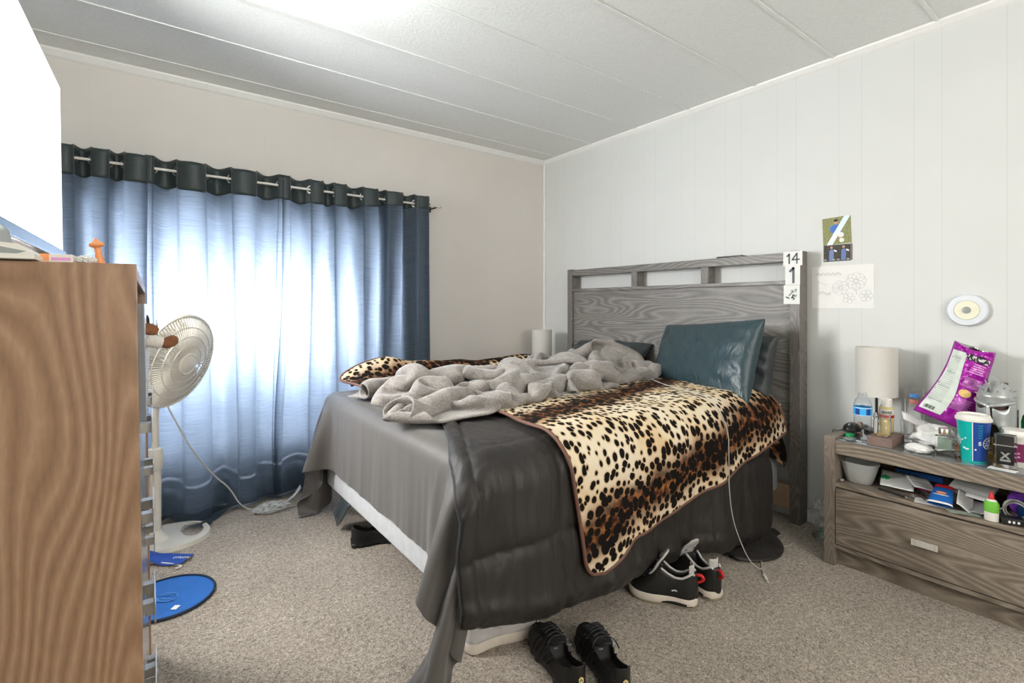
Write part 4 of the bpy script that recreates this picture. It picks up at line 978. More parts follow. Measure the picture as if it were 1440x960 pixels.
# far nightstand with its lamp, in the corner beyond the bed
def lampobj(loc, label):
    t = thing('table_lamp', label, 'lamp', loc)
    sh = obj('shade', MB().lathe([(.074, .165), (.076, .165), (.076, .375), (.074, .375), (.0735, .37), (.0735, .17), (.074, .165)], n=56), 'shade', t, smooth=40)
    obj('shade_spider', MB().tube([(-.073, 0, .366), (.073, 0, .366)], .0015, 6).tube([(0, -.073, .366), (0, .073, .366)], .0015, 6), 'metal', t)
    obj('stem', MB().tube([(0, 0, .012), (0, 0, .22), (0, 0, .366)], .0055, 12), 'black', t, smooth=40)
    obj('base', MB().lathe([(0, 0), (.045, 0), (.046, .008), (.042, .013), (0, .014)], n=36), 'black', t, smooth=40)
    obj('bulb', MB().lathe([(0, .23), (.012, .232), (.014, .25), (.028, .28), (.026, .305), (.012, .32), (0, .323)], n=20), 'white', t, smooth=True)
    return t
fn = thing('nightstand', 'small grey nightstand in the corner behind the bed carrying the far lamp', 'nightstand', (2.48, 2.93, 0))
obj('cabinet', MB().box(-.19, .19, -.15, -.135, 0, .50).box(-.19, .19, .135, .15, 0, .50).box(-.17, .19, -.135, .135, .08, .10).box(-.17, .19, -.135, .135, .34, .36), 'stand_v', fn)
obj('top', MB().box(-.20, .20, -.155, .155, .50, .528, bev=.002), 'stand', fn)
obj('drawer', MB().box(-.19, -.172, -.13, .13, .10, .335, bev=.001), 'stand', fn)
lampobj((2.47, 2.90, .529), 'far table lamp with white cylinder shade in the room corner behind bed')
# ------------------------------------------------------------------ near nightstand
NS = thing('nightstand', 'wide taupe wood nightstand with open shelf and one drawer, cluttered, near right', 'nightstand', (2.32, .545, 0))
nx0, nx1, ny0, ny1 = 2.320, 2.690, .200, .885
def nsp(n, mb, m, par=NS, **k):
    mb = rel(mb, NS); return obj(n, mb, m, par, **k)
nsp('side_panel', MB().box(nx0, nx1, ny1 - .040, ny1, 0, .536, bev=.0015), 'stand_v')
nsp('side_panel', MB().box(nx0, nx1, ny0, ny0 + .040, 0, .536, bev=.0015), 'stand_v')
ya, yb = ny0 + .040, ny1 - .040
nsp('top_panel', MB().box(nx0 + .004, nx1, ya, yb, .503, .522), 'stand')
nsp('glass_top', MB().box(nx0 + .004, nx1 - .01, ya + .001, yb - .001, .5225, .5275, bev=.0008), plain('dark_mirror_glass', (.16, .17, .17), .04, .0, noise_amt=0, spec=1.0, coat=1))
nsp('apron', MB().box(nx0 + .008, nx0 + .028, ya, yb, .468, .5025), 'stand')
nsp('back_panel', MB().box(nx1 - .012, nx1 - .004, ya, yb, .08, .502), 'stand')
nsp('shelf', MB().box(nx0 + .010, nx1 - .012, ya, yb, .329, .346), 'stand')
dr = nsp('drawer', MB().box(nx0 + .002, nx0 + .022, ya + .003, yb - .003, .093, .323, bev=.0012).box(nx0 + .022, nx1 - .03, ya + .02, yb - .02, .11, .28), 'stand')
mb = MB(); yc = .545
for i in range(16):
    y = yc - .038 + i * .0048; mb.box(nx0 - .022, nx0 - .014, y, y + .0040, .196, .217, bev=.0006)
mb.box(nx0 - .0145, nx0 - .012, yc - .038, yc + .0386, .197, .216); mb.box(nx0 - .0125, nx0 + .003, yc - .026, yc - .018, .203, .211); mb.box(nx0 - .0125, nx0 + .003, yc + .018, yc + .026, .203, .211)
nsp('handle', mb, plain('pale_ribbed_metal', (.74, .72, .67), .35, .3), dr)
nsp('bottom_rail', MB().box(nx0 + .006, nx0 + .03, ya, yb, .072, .088, bev=.001), 'stand')
nsp('plinth', MB().box(nx0 + .035, nx0 + .05, ya, yb, 0, .0718), 'stand')
ZN = .5278; ZS = .3463
lampobj((2.585, .777, ZN), 'near table lamp with linen cylinder shade on the cluttered nightstand')

# mouse
ms = thing('computer_mouse', 'black computer mouse with its cord at the left end of the nightstand', 'mouse', (2.51, .845, .5362))
P = []
for i in range(15):
    row = []
    for j in range(20):
        th = PI / 2 * i / 14; ph = 2 * PI * j / 20
        row.append((.050 * math.sin(th) * math.cos(ph), .031 * math.sin(th) * math.sin(ph) * (1 - .1 * math.cos(ph)), .034 * math.cos(th) ** .75 + .001))
    P.append(row)
obj('shell', MB().grid(P, close=True), 'black', ms, smooth=True)
obj('wheel', MB().lathe([(0, -.003), (.007, -.003), (.007, .003), (0, .003)], n=16).xform(Matrix.Translation((-.028, 0, .028)) @ Matrix.Rotation(R(90), 4, 'X')), 'greydot', ms, smooth=40)
obj('cord', MB().tube([(-.048, 0, .008), (-.075, .012, .012), (-.095, .03, .006), (-.07, .043, .010), (-.10, .044, -.002), (-.13, .046, -.09), (-.16, .048, -.15), (-.145, .050, -.19), (-.10, .049, -.215)], .0018, 7, smooth=3), 'cabledark', ms, smooth=True)
cp = thing('bottle_cap', 'green bottle cap lying on the glass in front of the mouse', 'bottle cap', (2.425, .825, ZN + .0008))
obj('cap', MB().lathe([(0, .012), (.013, .0118), (.0145, .009), (.0148, 0), (.0135, 0), (.0132, .0095), (0, .010)], n=30), 'green', cp, smooth=40)
ct = thing('coaster', 'thin grey coaster disc beside the green bottle cap', 'coaster', (2.385, .810, ZN))
obj('disc', MB().lathe([(0, 0), (.022, 0), (.022, .002), (0, .0022)], n=36), 'greydot', ct, smooth=40)
ck = thing('cork', 'tiny brown cork behind the black mouse on the nightstand', 'cork', (2.60, .845, .5362))
obj('cork', MB().lathe([(0, 0), (.009, 0), (.011, .02), (.0105, .024), (0, .024)], n=18), 'skin', ck, smooth=40)

M['redprint'] = plain('faded_red_print', (.62, .22, .20), .5)
# water bottle
wb = thing('water_bottle', 'clear plastic water bottle with blue label and no cap on nightstand', 'bottle', (2.385, .765, ZN))
prof = [(0, .004), (.018, .002), (.028, 0), (.0315, .006)]
for i in range(7): z = .012 + i * .013; prof += [(.0315, z), (.0285, z + .0065)]
prof += [(.0318, .106), (.0318, .142), (.031, .150), (.026, .168), (.016, .182), (.0135, .186), (.0135, .200)]
inner = [(max(0, r - .0006), z) for r, z in prof[::-1]]; inner[-1] = (0, .005)
obj('bottle', MB().lathe(prof + inner, n=40), 'pet', wb, smooth=50)
obj('neck_ring', MB().lathe([(.0136, .186), (.0165, .187), (.0165, .189), (.0136, .190)], n=30), 'pet', wb, smooth=40)
lb2 = obj('label', MB().lathe([(.0321, .107), (.0324, .108), (.0324, .141), (.0321, .142)], n=48), 'cyan', wb, smooth=40)
mb = MB()
for k_ in range(28):
    th = R(150 + k_ * 5.0); 
    if k_ % 14 < 6:
        for r_ in (.0327,): mb.add([(r_ * math.cos(th + a), r_ * math.sin(th + a), z) for a, z in ((0, .112), (R(5), .112), (R(5), .136), (0, .136))], [(0, 1, 2, 3)])
obj('label_mark', mb, 'navy', lb2)
mb = MB(); 
for z in (.1085, .1385): mb.lathe([(.0326, z), (.0327, z), (.0327, z + .002), (.0326, z + .002)], n=48)
obj('label_edge', mb, 'paper', lb2)

bb = thing('wooden_box', 'low brown wooden box under the glass jar on nightstand', 'box', (2.345, .655, ZN))
obj('body', MB().box(0, .150, 0, .082, 0, .026, bev=.0012), 'brownbox', bb)
obj('lid', MB().box(-.001, .151, -.001, .083, .0262, .034, bev=.0012), 'brownbox', bb)
jr = thing('glass_jar', 'empty ribbed glass jar standing on the low brown box', 'jar', (2.40, .702, ZN + .0343))
prof = [(0, .003), (.026, .0), (.0295, .005), (.030, .055), (.0285, .064), (.0265, .068), (.0305, .070), (.0310, .076), (.0280, .078), (.0285, .086)]
obj('jar', MB().lathe(prof + [(max(0, r - .0025), z if z > .004 else .006) for r, z in prof[::-1]], n=40), 'glass', jr, smooth=40)
obj('dregs', MB().lathe([(0, .0065), (.0262, .0065), (.0265, .009), (0, .010)], n=30), 'chip', jr, smooth=40)
gb = thing('glue_bottle', 'white capped bottle with black, red and yellow label under the lamp shade', 'bottle', (2.50, .718, ZN))
obj('body', MB().lathe([(0, 0), (.025, 0), (.0265, .003), (.0265, .128), (.022, .136), (0, .136)], n=36), 'yellow', gb, smooth=40)
lab = obj('label', MB().lathe([(.0267, .095), (.027, .096), (.027, .125), (.0267, .126)], n=36), 'white', gb, smooth=40)
obj('red_band', MB().lathe([(.0272, .092), (.0274, .092), (.0274, .104), (.0272, .104)], n=36), 'red', lab, smooth=40)
mb = MB()
for k_ in range(7):
    th = R(165 + k_ * 11); mb.add([(.0275 * math.cos(th + a), .0275 * math.sin(th + a), z) for a, z in ((0, .109), (R(7), .109), (R(7), .121), (R(1.5), .121))], [(0, 1, 2, 3)])
obj('black_letters', mb, 'inkblack', lab)
obj('cap', MB().lathe([(.0, .136), (.021, .1362), (.021, .165), (.019, .169), (0, .169)], n=36), 'white', gb, smooth=40)
pg = thing('pint_glass', 'clear drinking glass with red and blue print behind the papers', 'glass', (2.62, .655, ZN))
prof = [(0, .0), (.026, 0), (.034, .205)]; obj('glass', MB().lathe(prof + [(.032, .205), (.0245, .010), (0, .010)], n=40), 'glass', pg, smooth=40)
def arcstrip(r, z0, z1, a0, a1, n=10): 
    mb = MB(); P = [[(r * math.cos(R(a0 + (a1 - a0) * i / n)), r * math.sin(R(a0 + (a1 - a0) * i / n)), z) for z in (z0, z1)] for i in range(n + 1)]; return mb.grid(P)
obj('blue_print', arcstrip(.0345, .174, .188, 172, 222), 'bluelogo', pg)
obj('red_print', arcstrip(.0338, .146, .164, 168, 228), 'redprint', pg)
sg = thing('shot_glass', 'small clear tumbler between the yellow bottle and the white papers', 'glass', (2.535, .655, ZN))
prof = [(0, .0), (.019, 0), (.024, .085)]; obj('glass', MB().lathe(prof + [(.0225, .085), (.018, .008), (0, .008)], n=32), 'glass', sg, smooth=40)

# crumpled papers and wrappers in the middle
def crumpled_thing(name, label, cat, loc, r3, seed, mname, amp=.4, freq=2.2, rot=0, sm=True):
    t = thing(name, label, cat, loc, (0, 0, rot)); obj('film', crumple(r3[0], r3[1], r3[2], seed, n=26, amp=amp, freq=freq), mname, t, smooth=sm); return t
crumpled_thing('white_bag', 'large crumpled white plastic bag under the purple chip bag', 'bag', (2.50, .560, ZN), (.090, .072, .044), 2, 'plasticfilm', .30, 1.5, .3)
crumpled_thing('paper_napkin', 'crumpled white napkin left of the white plastic bag by wooden box', 'napkin', (2.545, .595, ZN), (.040, .036, .036), 5, 'paper', .28, 1.8)
crumpled_thing('tissue_wad', 'white tissue wad at nightstand front edge beside perfume bottle', 'tissue', (2.375, .578, ZN), (.036, .042, .015), 6, 'plasticfilm', .32, 2.0)
cdp = thing('paper_slip', 'flat white paper slip leaning on the crumpled bag behind the jar', 'paper', (2.52, .63, .62), (R(28), R(-38), R(25)))
obj('sheet', MB().grid([[(x, y, .003 * math.sin(y * 60)) for y in np.linspace(-.06, .045, 8)] for x in np.linspace(-.022, .022, 4)]), 'paper', cdp, smooth=True, mods=[SOL(.0008)])
rc = thing('receipt', 'curled white receipt lying behind the clear perfume bottle', 'receipt', (2.46, .49, ZN + .002), (0, 0, R(20)))
obj('sheet', MB().grid([[(x, y, .010 + .009 * math.sin(y * 40 + 1)) for y in np.linspace(-.05, .05, 14)] for x in np.linspace(-.03, .03, 4)]), 'paper', rc, smooth=True, mods=[SOL(.0006)])
ca = thing('snack_wrapper', 'orange and blue crumpled snack wrapper between perfume and teal cup', 'wrapper', (2.455, .462, ZN), (0, 0, .4))
obj('film', crumple(.026, .020, .022, 12, n=18, amp=.5), 'orange', ca, smooth=25); obj('blue_corner', crumple(.012, .012, .010, 14, n=12, amp=.5).xform(Matrix.Translation((0, 0, .038))), 'navy', ca, smooth=25)

# chip bag
cb = thing('chip_bag', 'open purple chip bag leaning against the wall on nightstand clutter', 'chip bag', (2.545, .560, .630))
U = Vector((.06, -1, -.36)).normalized(); V = Vector((.27, -.76, 1)); V = (V - U * V.dot(U)).normalized(); Nn = U.cross(V)
BM_ = Matrix(((U.x, V.x, Nn.x, .0), (U.y, V.y, Nn.y, .0), (U.z, V.z, Nn.z, 0), (0, 0, 0, 1)))   # +N towards the room (-x)
if Nn.x > 0: BM_ = BM_ @ Matrix.Rotation(0, 4, 'X')
sgnN = -1 if Nn.x > 0 else 1
nb1, nb2 = vnoise(61), vnoise(62)
BW, BH = .156, .318
def bagpt(u, v, side):
    """u,v in 0..1; side=+1 the face towards the room"""
    wd = BW * (1 - .20 * v ** 1.5 + .05 * math.cos(v * 5)); x = (u - .5) * wd + .012 * math.sin(v * 3.4)
    e = max(0, 1 - abs(2 * u - 1) ** 2.5) ** .6 * max(0, min(1, v * 6)) ** .6
    th = .034 * e * (1 - .35 * v) if v < .97 else .020 * e * (1.2 + .6 * math.sin(u * 9))
    k = .010 * float(nb1(u * 4 + side, v * 7)) + .006 * float(nb2(u * 9, v * 16 + side)) + .004 * abs(math.sin(u * 9 + v * 14))
    y = BH * v - .016 * math.sin(u * PI) * (v > .9) * (side > 0) - .020 * (u ** 1.3) * v * 0
    return Vector((x, y, sgnN * side * (th + k * min(1, v * 8) * min(1, e * 2))))
P = [[BM_ @ bagpt(u, v, 1) for u in np.linspace(0, 1, 40)] for v in np.linspace(0, 1, 60)]
obj('front_film', MB().grid(P), 'purple', cb, smooth=True, mods=[SOL(.0007)])
P = [[BM_ @ bagpt(u, v, -1) for u in np.linspace(0, 1, 24)] for v in np.linspace(0, 1, 36)]
obj('back_film', MB().grid(P), 'foil', cb, smooth=True, mods=[SOL(.0007)])
def bagpatch(name, mname, fn, nu=10, nv=30, lift=.0018):
    P = []
    for j in range(nv):
        row = []
        for i in range(nu):
            u, v = fn(i / (nu - 1), j / (nv - 1)); q = bagpt(u, v, 1); q.z += sgnN * lift; row.append(BM_ @ q)
        P.append(row)
    return obj(name, MB().grid(P), mname, cb, smooth=True)
pnl = bagpatch('nutrition_panel', 'palegreen', lambda a, b: (.05 + a * (.42 + .06 * math.sin(b * 5 + .4)), .07 + b * .82))
def panel_line(name, u0, u1, v, h, mname, lift=.0026, par=None):
    P = []
    for i in range(8):
        u = u0 + (u1 - u0) * i / 7; col = []
        for vv in (v, v + h): q = bagpt(u, vv, 1); q.z += sgnN * lift; col.append(BM_ @ q)
        P.append(col)
    return P
mb = MB()
for i in range(26):
    v = .22 + i * .024; mb.grid(panel_line('', .08, .33 + .04 * math.sin(v * 6), v, .0045 if i % 8 else .010, ''))
obj('small_print', mb, 'greydot', cb)
mb = MB()
for i in range(9): mb.grid(panel_line('', .12 + i * .024, .12 + i * .024 + (.014 if i % 3 else .007), .095, .045, ''))
obj('barcode', mb, 'inkblack', cb)
mb = MB(); rs = random.Random(8)
for i in range(9): mb.grid(panel_line('', .52 + .02 * (i % 3), .90 - .03 * (i % 2), .20 + i * .018, .006, ''))
for i in range(8): mb.grid(panel_line('', .54, .92, .50 + i * .016, .006, ''))
for i in range(5): mb.grid(panel_line('', .56 + .02 * i, .90 - .03 * (i % 2), .68 + i * .026, .012, ''))
o_ = obj('pale_print', mb, 'pink', cb); o_['kind'] = 'stuff'
bagpatch('chip_picture', 'chip', lambda a, b: (.68 + .13 * (a - .5) * 2 * math.sqrt(max(0, 1 - (2 * b - 1) ** 2)), .37 + .10 * b), 10, 12, .003)
tv, tf = text_polys('RICA', .036, .0012)
mb = MB(); vs = []
for a, b in tv:
    q = bagpt(.70 + a / BW * 1.0, .855 + b / BH, 1); q.z += sgnN * .0095; vs.append(BM_ @ q)
mb.add(vs, tf); obj('lettering', mb, 'inkblack', cb)
bagpatch('lettering_panel', 'paper', lambda a, b: (.44 + a * .50, .822 + b * .058), 24, 10, .0022)

# perfume bottle
pf = thing('perfume_bottle', 'clear square perfume bottle with silver cap at nightstand front', 'perfume bottle', (2.372, .502, ZN), (0, 0, R(12)))
obj('bottle', MB().box(-.020, .020, -.027, .027, 0, .078, bev=.003), 'glass', pf, smooth=40)
obj('liquid', MB().box(-.013, .013, -.019, .019, .030, .070, bev=.002), plain('pale_green_scent', (.62, .78, .66), .1, trans=.6, ior=1.33), pf, smooth=40)
obj('collar', MB().lathe([(0, .0782), (.008, .0782), (.008, .084), (0, .084)], n=20), 'chrome', pf, smooth=40)
obj('cap', MB().lathe([(0, .0842), (.0175, .0842), (.0178, .104), (.0165, .106), (0, .106)], n=32), plain('bronze_silver_cap', (.50, .42, .34), .3, .9), pf, smooth=40)

# fountain cup
fc = thing('paper_cup', 'large teal and blue paper cup with white lid at nightstand front', 'cup', (2.40, .428, ZN))
z1 = .150; r0, r1 = .034, .047
obj('cup', MB().lathe([(0, .004), (r0 - .002, .004), (r0 - .002, 0), (r0, 0), (r1, z1), (r1 - .001, z1), (r0 - .001, .006)], n=56), 'teal', fc, smooth=40)
def cuppatch(name, mname, a0, a1, zz0=.006, zz1=.146, lift=.0006, n=20, shape=None, m=12):
    P = []
    for i in range(n + 1):
        a = a0 + (a1 - a0) * i / n; row = []
        for j in range(m + 1):
            z = zz0 + (zz1 - zz0) * j / m; r = r0 + (r1 - r0) * z / z1 + lift; aa = a + (shape(i / n, j / m) if shape else 0)
            row.append((r * math.cos(R(aa)), r * math.sin(R(aa)), z))
        P.append(row)
    return obj(name, MB().grid(P), mname, fc, smooth=True)
face = math.degrees(math.atan2(-.428, -2.40))     # towards the viewer
cuppatch('blue_side', 'navy', face - 2, face + 95)
cuppatch('white_stripe', 'paper', face - 5, face - 1.5, lift=.0009, n=3)
def cup_letters(mname, txt, size, a0, z0, lift=.0011):
    vs, fs = text_polys(txt, size, .0006); out = []
    for a, b in vs:
        z = z0 + b; r = r0 + (r1 - r0) * z / z1 + lift; th = R(a0) + a / r; out.append((r * math.cos(th), r * math.sin(th), z))
    return obj('letter', MB().add(out, fs), mname, fc)
cup_letters('paper', 'S', .018, face + 24, .070)
mb = MB()
for i in range(6):
    zc = .090 + i * .0085; pts = []
    for q in np.linspace(-1, 1, 9):
        a = face + 24 + q * 12 / 1.6; z = zc + .004 * abs(q) ; r = r0 + (r1 - r0) * z / z1 + .0012; pts.append((r * math.cos(R(a)), r * math.sin(R(a)), z))
    mb.tube(pts, .0009, 5)
obj('wave_print', mb, 'teal', fc)
for a_c, nm in ((face + 66, 'round_emblem'), (face - 82, 'round_emblem')):
    mb = MB()
    for rr0, rr1 in ((.019, .0215), (.0, .0)):
        if rr1 == 0: continue
        P = []
        for i in range(37):
            t_ = 2 * PI * i / 36; row = []
            for q in (rr0, rr1):
                z = .072 + q * math.sin(t_); r = r0 + (r1 - r0) * z / z1 + .0014; th = R(a_c) + q * math.cos(t_) / r; row.append((r * math.cos(th), r * math.sin(th), z))
            P.append(row)
        mb.grid(P)
    for i in range(10):
        t_ = 2 * PI * i / 10; pts = []
        for q in (.006, .016):
            z = .072 + q * math.sin(t_); r = r0 + (r1 - r0) * z / z1 + .0014; th = R(a_c) + q * math.cos(t_) / r; pts.append((r * math.cos(th), r * math.sin(th), z))
        mb.tube(pts, .0011, 5)
    obj(nm, mb, 'paper', fc)
mb = MB(); 
for i, (a, z) in enumerate([(-40, .05), (-34, .048), (-28, .046), (-22, .047), (-44, .078), (-30, .085), (8, .048)]):
    r = r0 + (r1 - r0) * z / z1 + .0008; mb.lathe([(0, -.001), (.0028, -.001), (.0028, .001), (0, .001)], n=8, ax=Matrix.Rotation(R(90), 4, 'Y')); 
    n_ = len(mb.v); 
    for q in range(n_ - 32, n_): v_ = Vector(mb.v[q]); v_ = Matrix.Rotation(R(face + a), 4, 'Z') @ v_; mb.v[q] = tuple(v_ + Vector((r * math.cos(R(face + a)), r * math.sin(R(face + a)), z)))
o_ = obj('white_flecks', mb, 'paper', fc); o_['kind'] = 'stuff'
obj('lid', MB().lathe([(.0468, .146), (.0500, .146), (.0512, .150), (.0500, .156), (.047, .158), (.045, .166), (.040, .168), (.038, .163), (0, .162)], n=56), 'white', fc, smooth=40)

# black X scent bottle
xb = thing('perfume_bottle', 'clear and black perfume bottle marked X beside the large cup', 'perfume bottle', (2.372, .342, ZN), (0, 0, R(8)))
obj('glass_shell', MB().box(-.014, .014, -.029, .029, 0, .118, bev=.006), 'glass', xb, smooth=40)
obj('black_core', MB().box(-.009, .009, -.021, .021, .014, .112, bev=.004), 'black', xb, smooth=40)
obj('silver_band', MB().box(-.0148, .0148, -.0296, .0296, .078, .0815, bev=.0006), 'chrome', xb)
f4 = frame((-.0152, 0, .045), (0, -1, 0), (0, 0, 1)); mb = MB(); letters(mb, f4, 'X', .030, bold=.0012); flat(mb, f4, rect(-.013, .013, -.018, -.012)); obj('x_mark', mb, 'silver', xb)

# helmet replica on a stand
hl = thing('gladiator_helmet', 'small silver spiked gladiator helmet replica on the nightstand', 'helmet', (2.525, .388, ZN), (0, 0, R(-12)))
# faces -x locally
P = []; NI, NJ = 30, 48
def hpt(th, ph, k=1.0):
    x = -.052 * math.sin(th) * math.cos(ph) * k; y = .052 * math.sin(th) * math.sin(ph) * k; z = .215 + .062 * math.cos(th) * k
    brow = .006 * math.exp(-((math.degrees(th) - 78) / 9) ** 2) * max(0, math.cos(ph)); x -= brow
    return (x, y, z)
for i in range(NI + 1):
    th = R(105) * i / NI; P.append([hpt(th, 2 * PI * j / NJ) for j in range(NJ)])
obj('skull_dome', MB().grid(P, close=True), 'silver', hl, smooth=60, mods=[SOL(.002)])
# brow ridge: angry V
mb = MB(); pts = []
for a in np.linspace(-88, 88, 23):
    pts.append((-.054 * math.cos(R(a)) - .003, .0530 * math.sin(R(a)), .198 + .018 * abs(a / 88) ** .8 - .006))
mb.tube(pts, [.003] + [.0065] * 21 + [.003], 8); obj('brow_ridge', mb, 'silver', hl, smooth=True)
# face guard: cheek plates around the eyes with the nose piece
mb = MB()
P = []
def facept(a, z, k=1): return (-.055 * math.cos(R(a)) * k, .053 * math.sin(R(a)) * k, z)
P = [[facept(a, z) for a in np.linspace(-9, 9, 6)] for z in np.linspace(.125, .20, 8)]
for j, row in enumerate(P):
    w_ = 1 - .35 * abs(j / 7 - .0); row[:] = [(x - .008, y * (1.25 - .75 * j / 7), z) for x, y, z in row]
mb.grid(P)
for s in (-1, 1):
    P = []
    for i, a in enumerate(np.linspace(9, 100, 18)):
        zt_ = .180 + .012 * (abs(a - 35) / 30) ** 2 if a < 62 else .21
        zt_ = min(zt_, .215); zb_ = .128 if a < 22 else (.128 - (a - 22) * .0030 if a < 45 else .060 + (a - 45) * .0004)
        if a > 80: zb_ = .075 + (a - 80) * .002
        P.append([facept(s * a, z) for z in np.linspace(zb_, zt_, 8)])
    mb.grid(P)
obj('face_guard', mb, 'silver', hl, smooth=40, mods=[SOL(.003)])
P = []
for i in range(13):
    t_ = i / 12; x = -.058 + t_ * .085; zt_ = .268 + .030 * math.sin(PI * (t_ ** .7)) ; P.append([(x, -.004 - .008 * t_, .255 - .02 * abs(t_ - .6)), (x, 0, zt_), (x, .004 + .008 * t_, .255 - .02 * abs(t_ - .6))])
obj('crest', MB().grid(P), 'silver', hl, smooth=30, mods=[SOL(.003)])
for a, e in [(-75, 35), (-50, 42), (-25, 30), (25, 30), (50, 42), (75, 35), (-85, 12), (85, 12), (-60, 62), (60, 62), (100, 30), (-100, 30)]:
    th = R(90 - e); d = Vector((-math.sin(th) * math.cos(R(a)), math.sin(th) * math.sin(R(a)), math.cos(th)))
    b = Vector(hpt(th, R(a))); obj('spike', MB().tube([b, b + d * .006, b + d * .013], [.0035, .0025, .0004], 8), 'silver', hl, smooth=40)
obj('head_form', MB().lathe([(0, .07), (.018, .075), (.03, .09), (.040, .13), (.044, .18), (.044, .22), (.03, .25), (0, .26)], n=28), plain('dark_brown_form', (.06, .03, .02), .6), hl, smooth=True)
obj('neck_post', MB().lathe([(0, 0), (.03, 0), (.03, .012), (.012, .018), (.012, .072), (0, .072)], n=24), 'gold', hl, smooth=40)
pfm = thing('picture_frame', 'dark picture in thin wooden frame leaning behind silver helmet', 'picture frame', (2.655, .445, ZN + .001), (0, R(6), 0))
obj('frame', MB().box(0, .012, -.065, -.056, 0, .26).box(0, .012, .056, .065, 0, .26).box(0, .012, -.056, .056, 0, .009).box(0, .012, -.056, .056, .251, .26), 'brownbox', pfm)
obj('picture', MB().box(.004, .008, -.056, .056, .009, .251), 'darkprint', pfm)
tb_ = thing('cream_jar', 'white lidded tub with maroon label at right edge of nightstand', 'tub', (2.452, .322, ZN))
obj('tub', MB().lathe([(0, 0), (.036, 0), (.0385, .003), (.039, .098), (0, .098)], n=44), 'white', tb_, smooth=40)
obj('label', arcstrip(.0394, .020, .082, 130, 215, 14), 'maroon', tb_, smooth=True)
mb = MB(); 
for z in (.034, .046): mb.grid([[(.0398 * math.cos(R(a)), .0398 * math.sin(R(a)), zz) for zz in (z, z + .006)] for a in np.linspace(165, 195, 6)])
obj('label_text', mb, 'pink', tb_)
obj('lid', MB().lathe([(0, .098), (.0415, .0982), (.042, .100), (.042, .122), (.040, .1245), (0, .1245)], n=44), 'white', tb_, smooth=40)
gbt = thing('green_bottle', 'green glass bottle partly cut by the right picture edge', 'bottle', (2.615, .305, ZN))
obj('bottle', MB().lathe([(0, 0), (.028, 0), (.030, .004), (.030, .13), (.026, .15), (.012, .175), (.012, .215), (0, .215)], n=36), plain('green_glass', (.02, .42, .12), .08, trans=.5, ior=1.45), gbt, smooth=40)
dkb = thing('black_box', 'small black box between the silver helmet and green bottle', 'box', (2.60, .352, ZN))
obj('carton', MB().box(-.02, .012, -.012, .010, 0, .17, bev=.001), 'black', dkb)
obj('lid_edge', MB().box(-.0205, .0125, -.0125, .0105, .15, .1525), 'silver', dkb)
wc = thing('white_card', 'white card lying on the glass in front of X perfume bottle', 'card', (2.340, .345, ZN + .0005), (0, 0, R(-8)))
obj('card', MB().box(-.012, .022, -.035, .035, 0, .0012), 'paper', wc)

# ------------------------------------------------------------------ shelf contents
tub = thing('plastic_tub', 'open frosted plastic food tub with pinkish scraps in the nightstand shelf', 'tub', (2.415, .785, ZS), (0, 0, 0))
def ov(r, z, N=48):
    a, b = r; out = []
    for k_ in range(N):
        t_ = 2 * PI * k_ / N; c_, s_ = math.cos(t_), math.sin(t_); out.append((a * abs(c_) ** .75 * np.sign(c_), b * abs(s_) ** .75 * np.sign(s_), z))
    return out
rings = [ov((.036, .042), .001), ov((.039, .045), .005), ov((.049, .064), .072), ov((.049, .064), .078), ov((.053, .068), .079), ov((.053, .068), .086), ov((.050, .065), .087), ov((.048, .063), .073), ov((.038, .044), .006), ov((.001, .001), .0045)]
obj('tub', MB().grid(rings, close=True), 'frost', tub, smooth=40)
obj('scraps', crumple(.034, .040, .014, 31, n=18, amp=.5, freq=3).xform(Matrix.Translation((0, 0, .006))), 'skin', tub, smooth=30)
kc = thing('key_charm', 'tiny silver trinket beside the frosted tub on the shelf', 'trinket', (2.36, .833, ZS))
obj('bead', crumple(.009, .009, .007, 7, n=12), 'chrome', kc, smooth=40)
crumpled_thing('green_wrapper', 'green and clear crumpled wrapper between the tub and the papers', 'wrapper', (2.45, .705, ZS), (.022, .020, .020), 33, 'green', .5, 3)
def paper(name, label, loc, rot, sx, sy, curl, mname='paper', lines=0, cat='paper', ink='papergrey'):
    t = thing(name, label, cat, loc, tuple(R(a) for a in rot))
    f = lambda x, y: curl * ((x / sx) ** 2 + .5 * math.sin(y / sy * 4))
    obj('sheet', MB().grid([[(x, y, f(x, y)) for y in np.linspace(-sy / 2, sy / 2, 12)] for x in np.linspace(-sx / 2, sx / 2, 10)]), mname, t, smooth=True, mods=[SOL(.0008)])
    if lines:
        mb = MB()
        for i in range(lines):
            x = -sx / 2 + sx * (i + .8) / (lines + .6); yy = np.linspace(-sy * .42, sy * (.40 if i % 3 else .15), 8); mb.grid([[(x, y, f(x, y) + .0009), (x + sx * .018, y, f(x + sx * .018, y) + .0009)] for y in yy])
        obj('print', mb, ink, t)
    return t
mg = thing('magazine_stack', 'stack of dark magazines under white papers inside the nightstand shelf', 'magazines', (2.55, .63, ZS))
obj('magazine', MB().box(-.10, .11, -.075, .075, 0, .012, bev=.001), 'darkprint', mg)
obj('magazine', MB().box(-.09, .11, -.07, .078, .0122, .022, bev=.001), 'maroon', mg)
bk = thing('blue_book', 'blue covered book lying at the back of the nightstand shelf', 'book', (2.625, .625, ZS + .0225), (0, 0, R(6)))
obj('cover', MB().box(-.05, .05, -.085, .085, 0, .002).box(-.05, .05, -.085, .085, .024, .026).box(-.052, -.050, -.085, .085, 0, .026), 'bluedisc', bk)
obj('pages', MB().box(-.049, .048, -.083, .083, .0022, .0238), 'paper', bk)
bk2 = thing('dark_book', 'dark book with pale spine lettering on top of the blue book', 'book', (2.63, .64, ZS + .0487), (0, 0, R(2)))
